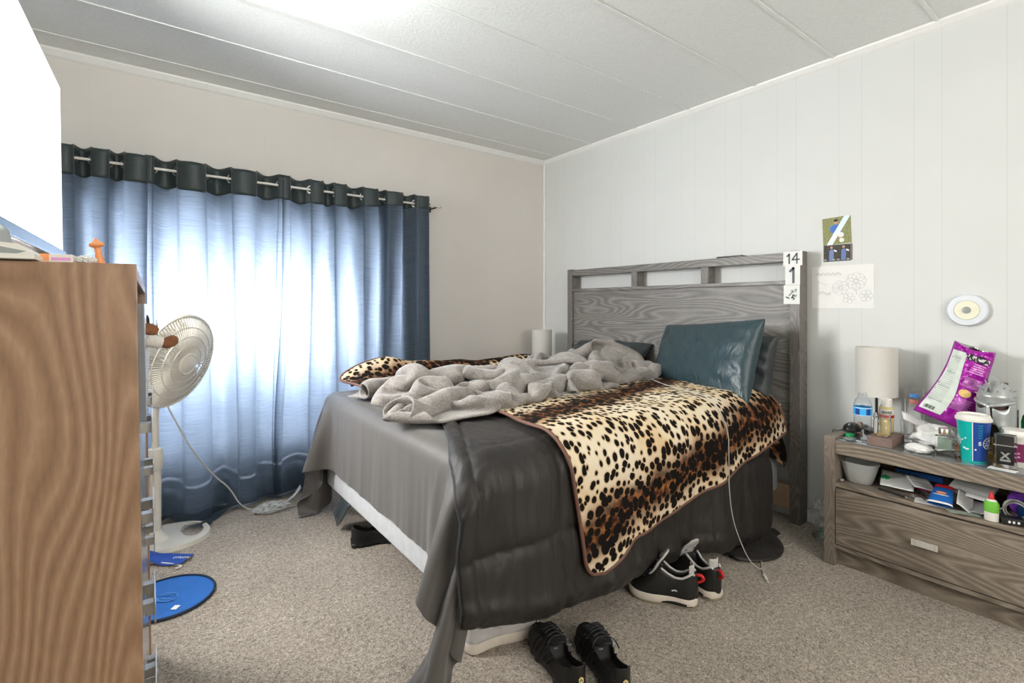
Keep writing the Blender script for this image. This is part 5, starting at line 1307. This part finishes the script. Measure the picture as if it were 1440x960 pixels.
obj('cover', MB().box(-.048, .046, -.075, .075, 0, .020, bev=.001), 'black', bk2)
mb = MB(); 
for i in range(9): mb.box(-.0489, -.0482, .055 - i * .012, .063 - i * .012, .006, .013)
obj('spine_marks', mb, 'paper', bk2)
paper('letter_sheet', 'printed white letter sheet lying in front of the blue book', (2.455, .668, ZS + .032), (0, -10, 14), .145, .105, .004, lines=9)
paper('torn_paper', 'white paper with dark torn-looking blotches right of the letter sheet', (2.475, .595, ZS + .036), (4, -8, 30), .11, .075, .006, lines=3, ink='inkblack')
pen = thing('ballpoint_pen', 'black pen lying at the shelf front edge below the papers', 'pen', (2.365, .665, ZS + .0045), (0, 0, R(72)))
obj('barrel', MB().tube([(-.055, 0, 0), (.045, 0, 0)], .0042, 12), 'black', pen, smooth=40)
obj('tip', MB().tube([(-.055, 0, 0), (-.066, 0, 0)], [.0036, .0008], 12), 'chrome', pen, smooth=40)
obj('clip', MB().box(.01, .045, -.001, .001, .0045, .0062), 'chrome', pen)
kt = thing('key_bunch', 'jumble of small keys and chain in front of the blue pack', 'keys', (2.41, .575, ZS))
obj('ring', MB().lathe([(.010, 0), (.012, 0), (.012, .002), (.010, .002), (.010, 0)], n=20), 'chrome', kt, smooth=40)
for a in (20, 80, 140, 200):
    obj('key', MB().lathe([(0, 0), (.008, 0), (.008, .0018), (0, .0018)], n=14, c=(.0, 0, 0)).box(.006, .030, -.002, .002, 0, .0018).xform(Matrix.Rotation(R(a), 4, 'Z') @ Matrix.Translation((.010, 0, .001 + a * .00001))), 'metal', kt, smooth=40)
blk = thing('black_cloth', 'black folded cloth deep in the shelf behind the blue pack', 'cloth', (2.60, .50, ZS))
obj('cloth', crumple(.065, .055, .045, 41, n=22, amp=.25, freq=1.6), 'blackcloth', blk, smooth=40)
bp = thing('wipes_pack', 'bright blue pack with red end and orange oval logo on shelf', 'pack', (2.335, .508, ZS + .001), (0, R(-20), R(4)))
P = []
for i in range(16):
    t_ = i / 15; w_ = .036 - .010 * t_ ; row = []
    for j in range(20):
        a = 2 * PI * j / 20; row.append((t_ * .115, w_ * abs(math.cos(a)) ** .6 * np.sign(math.cos(a)), .015 + (.006 + .010 * math.sin(PI * min(1, t_ * 1.1))) * abs(math.sin(a)) ** .8 * np.sign(math.sin(a))))
    P.append(row)
obj('pack', MB().grid(P, close=True), 'bluedisc', bp, smooth=True)
P2 = [[(x + .0, y * 1.04, (z - .015) * 1.08 + .015) for x, y, z in row] for row in P[12:]]; P2.append([(.122, y * .4, .015 + (z - .015) * .3) for x, y, z in P[-1]])
obj('red_end', MB().grid(P2, close=True), 'red', bp, smooth=True)
P2 = [[(x, y * 1.02, (z - .015) * 1.04 + .015) for x, y, z in row] for row in (P[0], P[1])]; obj('white_edge', MB().grid(P2, close=True), 'paper', bp, smooth=True)
f4 = frame((.042, 0, .0305), (0, -1, 0), (1, 0, 0)); obj('orange_logo', flat(MB(), f4, disc(0, .006, .015, ry=.007), .0026), 'orange', bp); obj('white_swash', flat(MB(), f4, disc(0, -.006, .024, ry=.0025), .0022), 'paper', bp)
obj('blue_pad', MB(), 'navy', bp) if False else None
paper('flat_card', 'white card lying under the blue pack on the shelf', (2.375, .545, ZS + .001), (0, 0, 10), .07, .09, 0)
paper('notebook_sheet', 'large white sheet propped up at the back right of the shelf', (2.53, .445, ZS + .062), (0, -16, -6), .19, .125, .006, lines=5)
paper('striped_paper', 'white striped paper curl between blue pack and white glue bottle', (2.405, .452, ZS + .026), (28, -14, 8), .11, .05, .008, lines=4)
paper('grey_envelope', 'grey envelope lying under the propped white sheet', (2.43, .405, ZS + .010), (0, -4, 12), .12, .09, .001, 'papergrey')
bn = paper('banknote', 'grey-green folded note at the shelf front edge', (2.335, .440, ZS + .004), (0, 0, 30), .035, .095, .004, 'cashgreen')
gl_ = thing('glue_bottle', 'small white bottle with lime green label and red cap on shelf', 'bottle', (2.345, .372, ZS))
obj('body', MB().lathe([(0, 0), (.0165, 0), (.018, .003), (.018, .055), (.013, .070), (.008, .074), (0, .074)], n=32, sx=.75, sy=1.05), 'white', gl_, smooth=40)
obj('label', MB().lathe([(.0184, .030), (.0186, .031), (.0188, .058), (.0150, .068)], n=32, sx=.75, sy=1.05), 'lime', gl_, smooth=40)
obj('cap', MB().lathe([(0, .0742), (.008, .0742), (.0075, .086), (.004, .090), (.003, .100), (0, .101)], n=20), 'red', gl_, smooth=40)
prl = thing('purple_roll', 'violet plastic roll behind the coiled grey cable on the shelf', 'roll', (2.48, .305, ZS + .045), (0, 0, R(20)))
obj('roll', MB().lathe([(.022, -.02), (.044, -.02), (.045, -.018), (.045, .018), (.044, .02), (.022, .02), (.022, -.02)], n=40).xform(Matrix.Rotation(R(90), 4, 'Y')), 'purpleroll', prl, smooth=40)
cc = thing('coiled_cable', 'coil of grey charging cable at the right end of the shelf', 'cable', (2.40, .32, ZS))
pts = []
for i in range(90):
    a = i / 89 * 2 * PI * 3.4; r = .030 + .004 * math.sin(a * .7); pts.append((.01 * math.sin(a * .5) + .006 * i / 89 * 3, r * math.cos(a), .036 + r * math.sin(a)))
obj('coil', MB().tube(pts, .0026, 8), 'cable', cc, smooth=True)
obj('tail', MB().tube([pts[0], (-.02, .05, .03), (-.025, .075, .010), (-.03, .085, .004)], .0024, 8, smooth=2), 'cable', cc, smooth=True)
adp = thing('power_adapter', 'small black power adapter under the coiled grey cable', 'adapter', (2.365, .325, ZS), (0, 0, R(25)))
obj('body', MB().box(-.02, .02, -.03, .03, 0, .022, bev=.003), 'black', adp, smooth=40)
mb = MB(); f4 = frame((-.0203, 0, .011), (0, -1, 0), (0, 0, 1))
for u_ in (-.015, -.004, .008): flat(mb, f4, rect(u_, u_ + .006, -.004, .004))
obj('printed_marks', mb, 'paper', adp)
bst = thing('blue_gadget', 'blue plastic gadget behind the coiled grey cable', 'gadget', (2.445, .29, ZS))
obj('body', MB().box(-.012, .012, -.03, .03, 0, .060, bev=.005), 'bluedisc', bst, smooth=40)

# ------------------------------------------------------------------ on the right wall
XW = XR_ - .0008
def wallthing(name, label, cat, yc, zc, rot=0):
    return thing(name, label, cat, (XW, yc, zc), (rot, 0, 0))
fw = frame((-.0006, 0, 0), (0, -1, 0), (0, 0, 1))
ph = wallthing('photo_print', 'photo of a child in a blue shirt holding a ball, pinned to wall', 'photo', .9735, 1.448, R(-2))
obj('print', MB().box(-.0005, 0, -.061, .061, -.066, .066), 'grass', ph)
g = lambda n, polys, m: obj(n, (lambda mb: [flat(mb, fw, p, l) for p, l in polys] and mb)(MB()), m, ph)
g('figure_shirt', [([(-.030, .018), (-.014, .030), (.012, .030), (.026, .016), (.022, -.002), (.014, -.012), (-.016, -.012), (-.026, -.002)], .0004)], 'bluedisc')
g('figure_head', [(disc(-.002, .042, .0095, 20, .0115), .0006), ([(-.012, -.012), (-.002, -.012), (-.004, -.034), (-.016, -.040)], .0003), ([(.002, -.012), (.016, -.012), (.020, -.040), (.008, -.040)], .0003)], 'skin')
g('figure_hair', [(disc(-.002, .050, .0098, 16, .006), .0008)], 'inkblack')
g('ball', [(disc(.018, -.022, .0125, 20), .0009), (disc(.020, -.048, .0105, 20), .0009)], 'paper')
g('shorts', [([(-.016, -.010), (.014, -.010), (.015, -.024), (.0, -.020), (-.017, -.024)], .0007)], 'pink')
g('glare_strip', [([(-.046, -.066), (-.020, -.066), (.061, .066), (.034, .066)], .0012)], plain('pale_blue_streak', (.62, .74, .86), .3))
ph2 = wallthing('photo_print', 'smaller photo of two dark-suited figures pinned under the child photo', 'photo', .973, 1.340)
obj('print', MB().box(-.0005, 0, -.058, .058, -.040, .040), 'darkprint', ph2)
for u0 in (-.034, .018):
    obj('figure_suit', flat(MB(), fw, [(u0, -.036), (u0 + .020, -.036), (u0 + .022, .010), (u0 + .012, .022), (u0 + .002, .012)], .0004), 'navy', ph2)
    obj('figure_face', flat(MB(), fw, disc(u0 + .011, .028, .006), .0005), 'skin', ph2)
    obj('figure_sash', flat(MB(), fw, [(u0 + .022, .010), (u0 + .034, .004), (u0 + .034, .012), (u0 + .022, .018)], .0005), 'paper', ph2)
obj('foreground_row', (lambda mb: [flat(mb, fw, disc(u_, -.032, .007, 12, .005), .0006) for u_ in (-.05, -.012, .006, .048)] and mb)(MB()), 'cashgreen', ph2)
obj('side_edge', MB().box(-.0009, -.0003, -.066, -.058, -.038, .040), 'brownbox', ph2)
dp = wallthing('pencil_drawing', 'large white sheet with faint pencil flower drawings on the wall', 'drawing', .952, 1.176)
obj('sheet', MB().box(-.0004, 0, -.132, .132, -.103, .103), 'paper', dp)
mb = MB(); rs = random.Random(3)
def petal(mb, u, v, r, n=7):
    for i in range(n):
        a = 2 * PI * i / n; c_ = (u + r * .55 * math.cos(a), v + r * .55 * math.sin(a))
        mb.tube([fw @ Vector((c_[0] + r * .38 * math.cos(t_), c_[1] + r * .38 * math.sin(t_), .0003)) for t_ in np.linspace(0, 2 * PI, 12)], .00045, 4)
    mb.tube([fw @ Vector((u + r * .2 * math.cos(t_), v + r * .2 * math.sin(t_), .0003)) for t_ in np.linspace(0, 2 * PI, 10)], .00045, 4)
petal(mb, -.005, -.005, .038); petal(mb, .060, .025, .045, 8); petal(mb, .030, -.055, .028, 5); petal(mb, .100, -.045, .030, 6)
mb.tube([fw @ Vector((.058 + .001 * i, -.01 - .006 * i, .0003)) for i in range(6)], .0006, 4)
for i in range(16):
    u, v = -.11 + i * .007, .062 + .004 * math.sin(i * 2); mb.tube([fw @ Vector((u + .0025 * math.cos(t_), v + .007 * math.sin(t_ * 1.5), .0003)) for t_ in (0, 1, 2, 3, 4)], .0005, 4)
for i in range(8):
    u, v = -.11 + i * .006, .028 - .012 * i * .2; mb.tube([fw @ Vector((u, v, .0003)), fw @ Vector((u + .005, v + .001, .0003))], .0005, 4)
for i in range(7):
    u, v = -.100 + i * .008, -.03 + .005 * math.sin(i); mb.tube([fw @ Vector((u, v - .008, .0003)), fw @ Vector((u + .002, v + .006, .0003)), fw @ Vector((u + .005, v - .004, .0003))], .0005, 4)
o_ = obj('pencil_lines', mb, 'pencil', dp); o_['kind'] = 'stuff'
pk = wallthing('puck_light', 'round white stick-on puck light with grey centre on the wall', 'light', .498, 1.067)
ay = Matrix.Rotation(R(-90), 4, 'Y')
obj('housing', MB().lathe([(0, 0), (.062, 0), (.064, .004), (.064, .016), (.060, .021), (.041, .022), (.041, .020), (0, .020)], n=56, ax=ay), 'puck', pk, smooth=40)
obj('diffuser', MB().lathe([(.0, .0205), (.0395, .0205), (.038, .0235), (0, .025)], n=48, ax=ay), 'puckin', pk, smooth=40)
obj('sensor', MB().lathe([(.0, .0250), (.0135, .0250), (.012, .029), (0, .031)], n=32, ax=ay), 'greydot', pk, smooth=40)

# ------------------------------------------------------------------ shoes
def shoe(name, label, heel, toe, z0=0, style='runner', tilt=0, group=None):
    a = Vector((*heel, z0)); b = Vector((*toe, z0)); L = (b - a).length; ang = math.atan2(b.y - a.y, b.x - a.x)
    t = thing(name, label, 'shoe', tuple(a), (tilt, 0, ang), group)
    hi = style == 'hightop'
    ts = [0, .02, .06, .12, .2, .3, .4, .5, .6, .7, .8, .88, .94, .98, 1]
    W_ = [.006, .020, .029, .034, .034, .032, .033, .038, .044, .047, .046, .041, .032, .020, .004]
    Hh = [.075, .083, .090, .082, .070, .064, .066, .078, .080, .070, .058, .050, .043, .036, .028] if not hi else [.10, .115, .122, .112, .10, .098, .108, .125, .105, .083, .064, .054, .046, .038, .030]
    So = .030 if not hi else .036
    T = np.linspace(0, 1, 42); Q = np.linspace(-1, 1, 33); P = []
    for u in T:
        w_ = float(np.interp(u, ts, W_)); h = float(np.interp(u, ts, Hh)); yo = .006 * math.sin(PI * u)
        o = max(0, min(1, (u - .05) / .04)) * max(0, min(1, ((.50 if not hi else .54) - u) / .07)); row = []
        for q in Q:
            s = 1 if q > 0 else -1; aq = abs(q)
            if aq > .5:
                f = (1 - aq) / .5; y = w_ * (1.0 + .05 * math.sin(PI * f) - (.22 if not hi else .26) * f ** 1.5 * (1 if u < .6 else 1.3)); z = So - .008 + (h - So + .008) * f ** (.9 if u < .6 else .7)
            else:
                g_ = 1 - aq / .5; yt = w_ * (1.0 - (.22 if not hi else .26) * (1 if u < .6 else 1.3)); y0_ = yt * (aq / .5)
                zc = h + (.004 + .012 * min(1, max(0, (u - .5) / .2)) * (1 - max(0, (u - .75) / .25))) * math.sin(PI / 2 * g_)
                zo = h - (h - So - .006) * min(1, g_ * 2.2) ** .7 + .003 * math.sin(PI * min(1, g_ * 6)); yo_ = yt * (1 - .10 * min(1, g_ * 2.2)) * (1 if g_ < .45 else (aq / .5) / .55)
                y = y0_ * (1 - o) + yo_ * o; z = zc * (1 - o) + zo * o
            row.append((u * L, s * y + yo, z))
        P.append(row)
    upm = 'leather' if hi else ('blackmesh' if style != 'white' else 'lining')
    obj('upper', MB().grid(P), upm, t, smooth=True, mods=[SOL(.0035, -1), SUB(1)])
    def solering(gw, z, uo=0):
        out = []
        for sgn in (1, -1):
            for u in (T if sgn == 1 else T[::-1]):
                w_ = float(np.interp(u, ts, W_)) + gw; out.append((u * L * (1 + uo) - uo * L / 2 + (0), sgn * w_ + .006 * math.sin(PI * u), z + (.010 * max(0, (u - .8) / .2) ** 2) + .004 * max(0, (.1 - u) / .1)))
        return out
    if hi:
        obj('outsole', MB().grid([solering(-.001, .0), solering(.004, .003), solering(.005, .009)], close=True), plain('gum_outsole', (.36, .32, .22), .6), t, smooth=40)
        obj('midsole', MB().grid([solering(.005, .009, .01), solering(.007, .014, .02), solering(.006, .026, .02), solering(.002, .034, .01)], close=True), 'rubber', t, smooth=40)
        mb = MB()
        for sgn in (1, -1):
            PP = []
            for u in np.linspace(.03, .5, 14):
                w_ = float(np.interp(u, ts, W_)) + .0075; PP.append([(u * L, sgn * w_ + .006 * math.sin(PI * u), zz) for zz in (.010, .010 + .012 * math.sin(PI * min(1, (u - .03) / .47)) ** .5)])
            mb.grid(PP)
        obj('sole_panel', mb, 'blackrubber', t, smooth=True)
    elif style == 'white':
        obj('sole', MB().grid([solering(0, .0), solering(.006, .004, .02), solering(.008, .016, .03), solering(.004, .034, .02)], close=True), 'rubber', t, smooth=40)
    else:
        mb = MB().grid([solering(-.002, .004), solering(.003, .008, .01), solering(.004, .020, .01), solering(.001, .030, .01)], close=True)
        obj('sole', mb, 'blackrubber', t, smooth=40)
        for sgn in (1, -1):
            for u in (.06, .16, .27, .62, .74, .86):
                w_ = float(np.interp(u, ts, W_)); c_ = Vector((u * L, sgn * (w_ - .010) + .006 * math.sin(PI * u), .0))
                obj('sole_pod', MB().lathe([(0, 0), (.013, .0), (.0165, .004), (.0165, .016), (.012, .020), (0, .020)], n=16, c=c_), 'blackrubber', t, smooth=40)
    # tongue
    th0, thh = (.46, .30) if not hi else (.50, .36)
    Pt = []
    for i in range(12):
        f = i / 11; u = th0 + .14 - f * (.26 if not hi else .24); zt_ = float(np.interp(u, ts, Hh)) + .004 + f * f * (.030 if not hi else .075); wd = (.024 if hi else .021) + .012 * math.sin(PI * min(1, f * .9)) 
        if f > .9: wd *= .8
        Pt.append([(u * L + .012 * (q_ ** 2), wd * q_ + .006, zt_ - .010 * q_ ** 2) for q_ in np.linspace(-1, 1, 9)])
    tg = obj('tongue', MB().grid(Pt), 'lining' if hi else upm, t, smooth=True, mods=[SOL(.008), SUB(1)])
    # laces
    mb = MB()
    for i in range(5):
        u = .50 + i * .055; z = float(np.interp(u, ts, Hh)) + .012 + (.004 if i < 2 else .001); w_ = float(np.interp(u, ts, W_)) * .62
        mb.tube([(u * L, -w_ + .006, z - .007), (u * L + .004, -w_ * .4, z + .001), (u * L + .010, w_ * .4, z + .001), (u * L + .014, w_ + .006, z - .007)], .0022, 6, smooth=1)
        mb.tube([(u * L + .006, w_ + .006, z - .007), (u * L + .010, w_ * .3, z + .002), (u * L + .012, -w_ * .5, z + .001), (u * L + .018, -w_ + .006, z - .007)], .0022, 6, smooth=1)
    if not hi: mb.tube([(.5 * L, .0, .090), (.46 * L, .03, .095), (.42 * L, .045, .07), (.47 * L, .03, .088), (.5 * L, 0, .092), (.45 * L, -.03, .09), (.43 * L, -.044, .06)], .0020, 6, smooth=3)
    obj('laces', mb, 'black' if style != 'white' else 'lining', t, smooth=True)
    obj('insole', MB().grid([[(u * L, s_ * float(np.interp(u, ts, W_)) * .75 + .006 * math.sin(PI * u), So + .004) for s_ in (-1, 0, 1)] for u in np.linspace(.05, .6, 10)]), 'lining' if hi else ('skin' if style == 'black' else 'greydot'), t, smooth=True)
    if hi:
        # collar lining, heel tab, pull tab
        Pc = []
        for sgn in (1, -1):
            mb = MB(); q = []
            for u in np.linspace(.03, .50, 16):
                w_ = float(np.interp(u, ts, W_)) * .76; h = float(np.interp(u, ts, Hh)); q.append((u * L, sgn * w_ + .006 * math.sin(PI * u), h + .001))
            obj('collar_trim', mb.tube(q, .0042, 8), 'lining', t, smooth=True)
        obj('heel_lining', MB().grid([[(.012 + .010 * (1 - q_ ** 2) * 0 + .014 * q_ ** 2, .022 * q_, zz) for q_ in np.linspace(-1, 1, 9)] for zz in np.linspace(.05, .150, 8)]), 'lining', t, smooth=True, mods=[SOL(.006), SUB(1)])
        obj('heel_counter', MB().grid([[(-.0030 + .014 * (q_ ** 2) + .006 * max(0, (zz - .08) / .04), .024 * q_, zz) for q_ in np.linspace(-1, 1, 9)] for zz in np.linspace(.028, .118, 8)]), 'leather', t, smooth=True, mods=[SOL(.004), SUB(1)])
        obj('toe_cap', MB().grid([[((.84 + .13 * f_) * L, q_ * float(np.interp(.84 + .13 * f_, ts, W_)) * .92 + .006 * math.sin(PI * (.84 + .13 * f_)), float(np.interp(.84 + .13 * f_, ts, Hh)) + .004 - .024 * q_ ** 4) for q_ in np.linspace(-1, 1, 11)] for f_ in np.linspace(0, 1, 6)]), 'blackrubber', t, smooth=True)
        obj('pull_tab', MB().tube([(.004, 0, .112), (-.014, .002, .115), (-.024, .002, .104), (-.012, 0, .090), (.002, 0, .085)], [.004, .006, .006, .005, .003], 8, smooth=2), 'red', t, smooth=True)
        f4 = frame((.30 * L, -.0395, .060), (1, 0, 0), (0, 0, 1)); mb = MB(); stroke(mb, f4, [(-.006, 0), (.004, .004), (.008, .002)], .004); obj('side_mark', mb, 'paper', t)
        f4 = frame((.30 * L, .047, .060), (-1, 0, 0), (0, 0, 1)); mb = MB(); stroke(mb, f4, [(-.008, 0), (.002, .004), (.008, .002)], .005, .0); obj('side_mark', mb, 'paper', t)
    elif style == 'runner':
        # curved overlay ribs and the small yellow heel badge
        for sgn in (1, -1):
            for i in range(5):
                u0 = .34 + i * .075; q = []
                for f in np.linspace(0, 1, 7):
                    u = u0 + .10 * f * (1 - .3 * i / 4); w_ = float(np.interp(u, ts, W_)); h = float(np.interp(u, ts, Hh)); ff = 1 - f
                    q.append((u * L, sgn * (w_ * (1.0 + .05 * math.sin(PI * ff) - .22 * ff ** 1.5 * (1 if u < .6 else 1.3)) + .002) + .006 * math.sin(PI * u), So - .004 + (h - So + .004) * ff ** .85))
                obj('side_rib', MB().tube(q, .0024, 6), 'leather', t, smooth=True)
        hexa = [(.0085 * math.cos(R(a)), .0095 * math.sin(R(a))) for a in range(30, 390, 60)]
        f4 = frame((-.0055, 0, .062), (0, -1, 0), (.12, 0, 1)); bd = obj('heel_badge', flat(MB(), f4, hexa, .002), 'yellow', t); mb = MB(); stroke(mb, f4, [(-.004, -.002), (.0, .003), (.004, -.002)], .0022, .0026); obj('badge_mark', mb, 'inkblack', bd)
        obj('heel_counter', MB().grid([[(-.0035 + .016 * (q_ ** 2), .023 * q_, zz) for q_ in np.linspace(-1, 1, 9)] for zz in np.linspace(.030, .098, 7)]), 'leather', t, smooth=True, mods=[SOL(.003), SUB(1)])
        mb = MB()
        for u_ in (.36, .44, .52):
            for sgn in (1, -1): w_ = float(np.interp(u_, ts, W_)); mb.box(u_ * L - .002, u_ * L + .002, sgn * w_ * .70 - .006, sgn * w_ * .70 + .006, .0815, .0830)
        obj('reflective_tabs', mb, 'silver', t)
    return t
shoe('running_shoe', 'left black running shoe with yellow heel badge on carpet before bed', (.967, .975), (1.052, 1.258), group=None)
shoe('running_shoe', 'right black running shoe with yellow heel badge beside its mate', (1.057, .895), (1.177, 1.165), group=None)
shoe('high_top_sneaker', 'left black high-top sneaker with white midsole under the leopard blanket hem', (1.612, 1.030), (1.500, 1.245), style='hightop')
shoe('high_top_sneaker', 'right black high-top sneaker with red pull tab nearer the cables', (1.702, 1.000), (1.752, 1.245), style='hightop')
shoe('white_sneaker', 'pale sneaker sole peeking out below the black comforter at bed corner', (.815, 1.335), (1.075, 1.297), style='white')
shoe('black_shoe', 'black shoe with tan lining sticking out under the box spring', (.765, 2.225), (1.03, 2.15), style='black')
uc = thing('dark_cloth', 'dark cloth corner hanging below the box spring beside the black shoe', 'cloth', (.80, 2.36, .150))
obj('cloth', MB().grid([[(-.004 - .006 * j, .03 * i - .04 + .008 * j, -.13 * j / 5 * (1 - .35 * abs(i - 2) / 2)) for j in range(6)] for i in range(5)]), 'pillow_dark', uc, smooth=True, mods=[SOL(.004)])

# ------------------------------------------------------------------ cables and floor clutter by the nightstand
def at_floor(px, py, z=.004):
    k = (px - 720) / 697.6; d = (1.084 - z) * 697.6 / (py - 430); return (d * (.6013 + .799 * k), d * (.799 - .6013 * k), z)
def on_blanket(x, s, lift=.016):
    u = (x - LC[0]) * math.cos(LA) + (s - LC[1]) * math.sin(LA); v = -(x - LC[0]) * math.sin(LA) + (s - LC[1]) * math.cos(LA); return leo_pt(u, v, lift)
pts = [on_blanket(x, s) for x, s in ((2.20, .50), (2.12, .40), (2.06, .28), (2.00, .16), (1.985, .06), (1.98, 0), (1.965, -.08), (1.95, -.16), (1.94, -.24), (1.93, -.28))]
pts += [(1.93, 1.075, .22), (1.94, 1.04, .12), (1.96, 1.01, .05), (2.02, .985, .012)] + [at_floor(*q) for q in ((1060, 764), (1075, 769), (1100, 770), (1115, 764), (1127, 752), (1136, 742), (1140, 732))]
cbl = thing('charging_cable', 'white charging cable trailing over leopard blanket down to the carpet', 'cable', (2.0, 1.1, 0))
obj('cord', rel(MB().tube(pts, .0019, 8, smooth=3), cbl), 'cable', cbl, smooth=True)
c2 = thing('usb_cable', 'short grey cable on carpet ending in a white plug near sneakers', 'cable', at_floor(1073, 770, 0))
q = [at_floor(*a) for a in ((1070, 748), (1073, 768), (1075, 783), (1070, 795), (1074, 808))]
obj('cord', rel(MB().tube(q, .0024, 8, smooth=3), c2), 'cable', c2, smooth=True)
a, b = Vector(at_floor(1074, 808)), Vector(at_floor(1080, 818)); obj('plug', rel(MB().tube([a, a.lerp(b, .6)], .006, 10).tube([a.lerp(b, .6), b], .0035, 8), c2), 'white', c2, smooth=40)
c3 = thing('power_cable', 'grey power cable curving from wall corner to the nightstand', 'cable', (2.5, 1.02, 0))
q = [at_floor(1113, 733), at_floor(1125, 727), at_floor(1137, 729), (2.60, 1.00, .03), (2.60, .955, .09), (2.60, .915, .13), (2.60, .892, .16)]
obj('cord', rel(MB().tube(q, .0032, 8, smooth=3), c3), 'cable', c3, smooth=True)
ad2 = thing('wall_plug', 'black power plug strip on the left side of the nightstand', 'adapter', (2.47, .8865, .17))
obj('body', MB().box(-.012, .012, 0, .016, -.02, .16, bev=.003), 'black', ad2, smooth=40)
crumpled_thing('clear_bag', 'clear crumpled plastic bag standing between headboard and nightstand', 'plastic bag', (2.63, 1.00, 0), (.045, .06, .075), 51, 'clearfilm', .5, 2.4, 0, 18)
crumpled_thing('foil_wrapper', 'silver foil wrapper on carpet beneath the green tinsel', 'wrapper', (2.56, .97, 0), (.05, .05, .007), 52, 'foil', .5, 3)
gt = thing('green_tinsel', 'bright green plastic tinsel tuft on carpet beside the nightstand leg', 'tinsel', (2.55, .94, .016))
mb = MB(); rs = random.Random(12)
for i in range(70):
    a = rs.uniform(0, 2 * PI); r = rs.uniform(.02, .06); h = rs.uniform(.0, .05); mb.tube([(0, 0, .002), (r * .5 * math.cos(a), r * .5 * math.sin(a), h + .006), (r * math.cos(a), r * math.sin(a), h * .7 + .002)], [.0012, .0009, .0004], 4)
o_ = obj('strands', mb, 'green', gt); o_['kind'] = 'stuff'
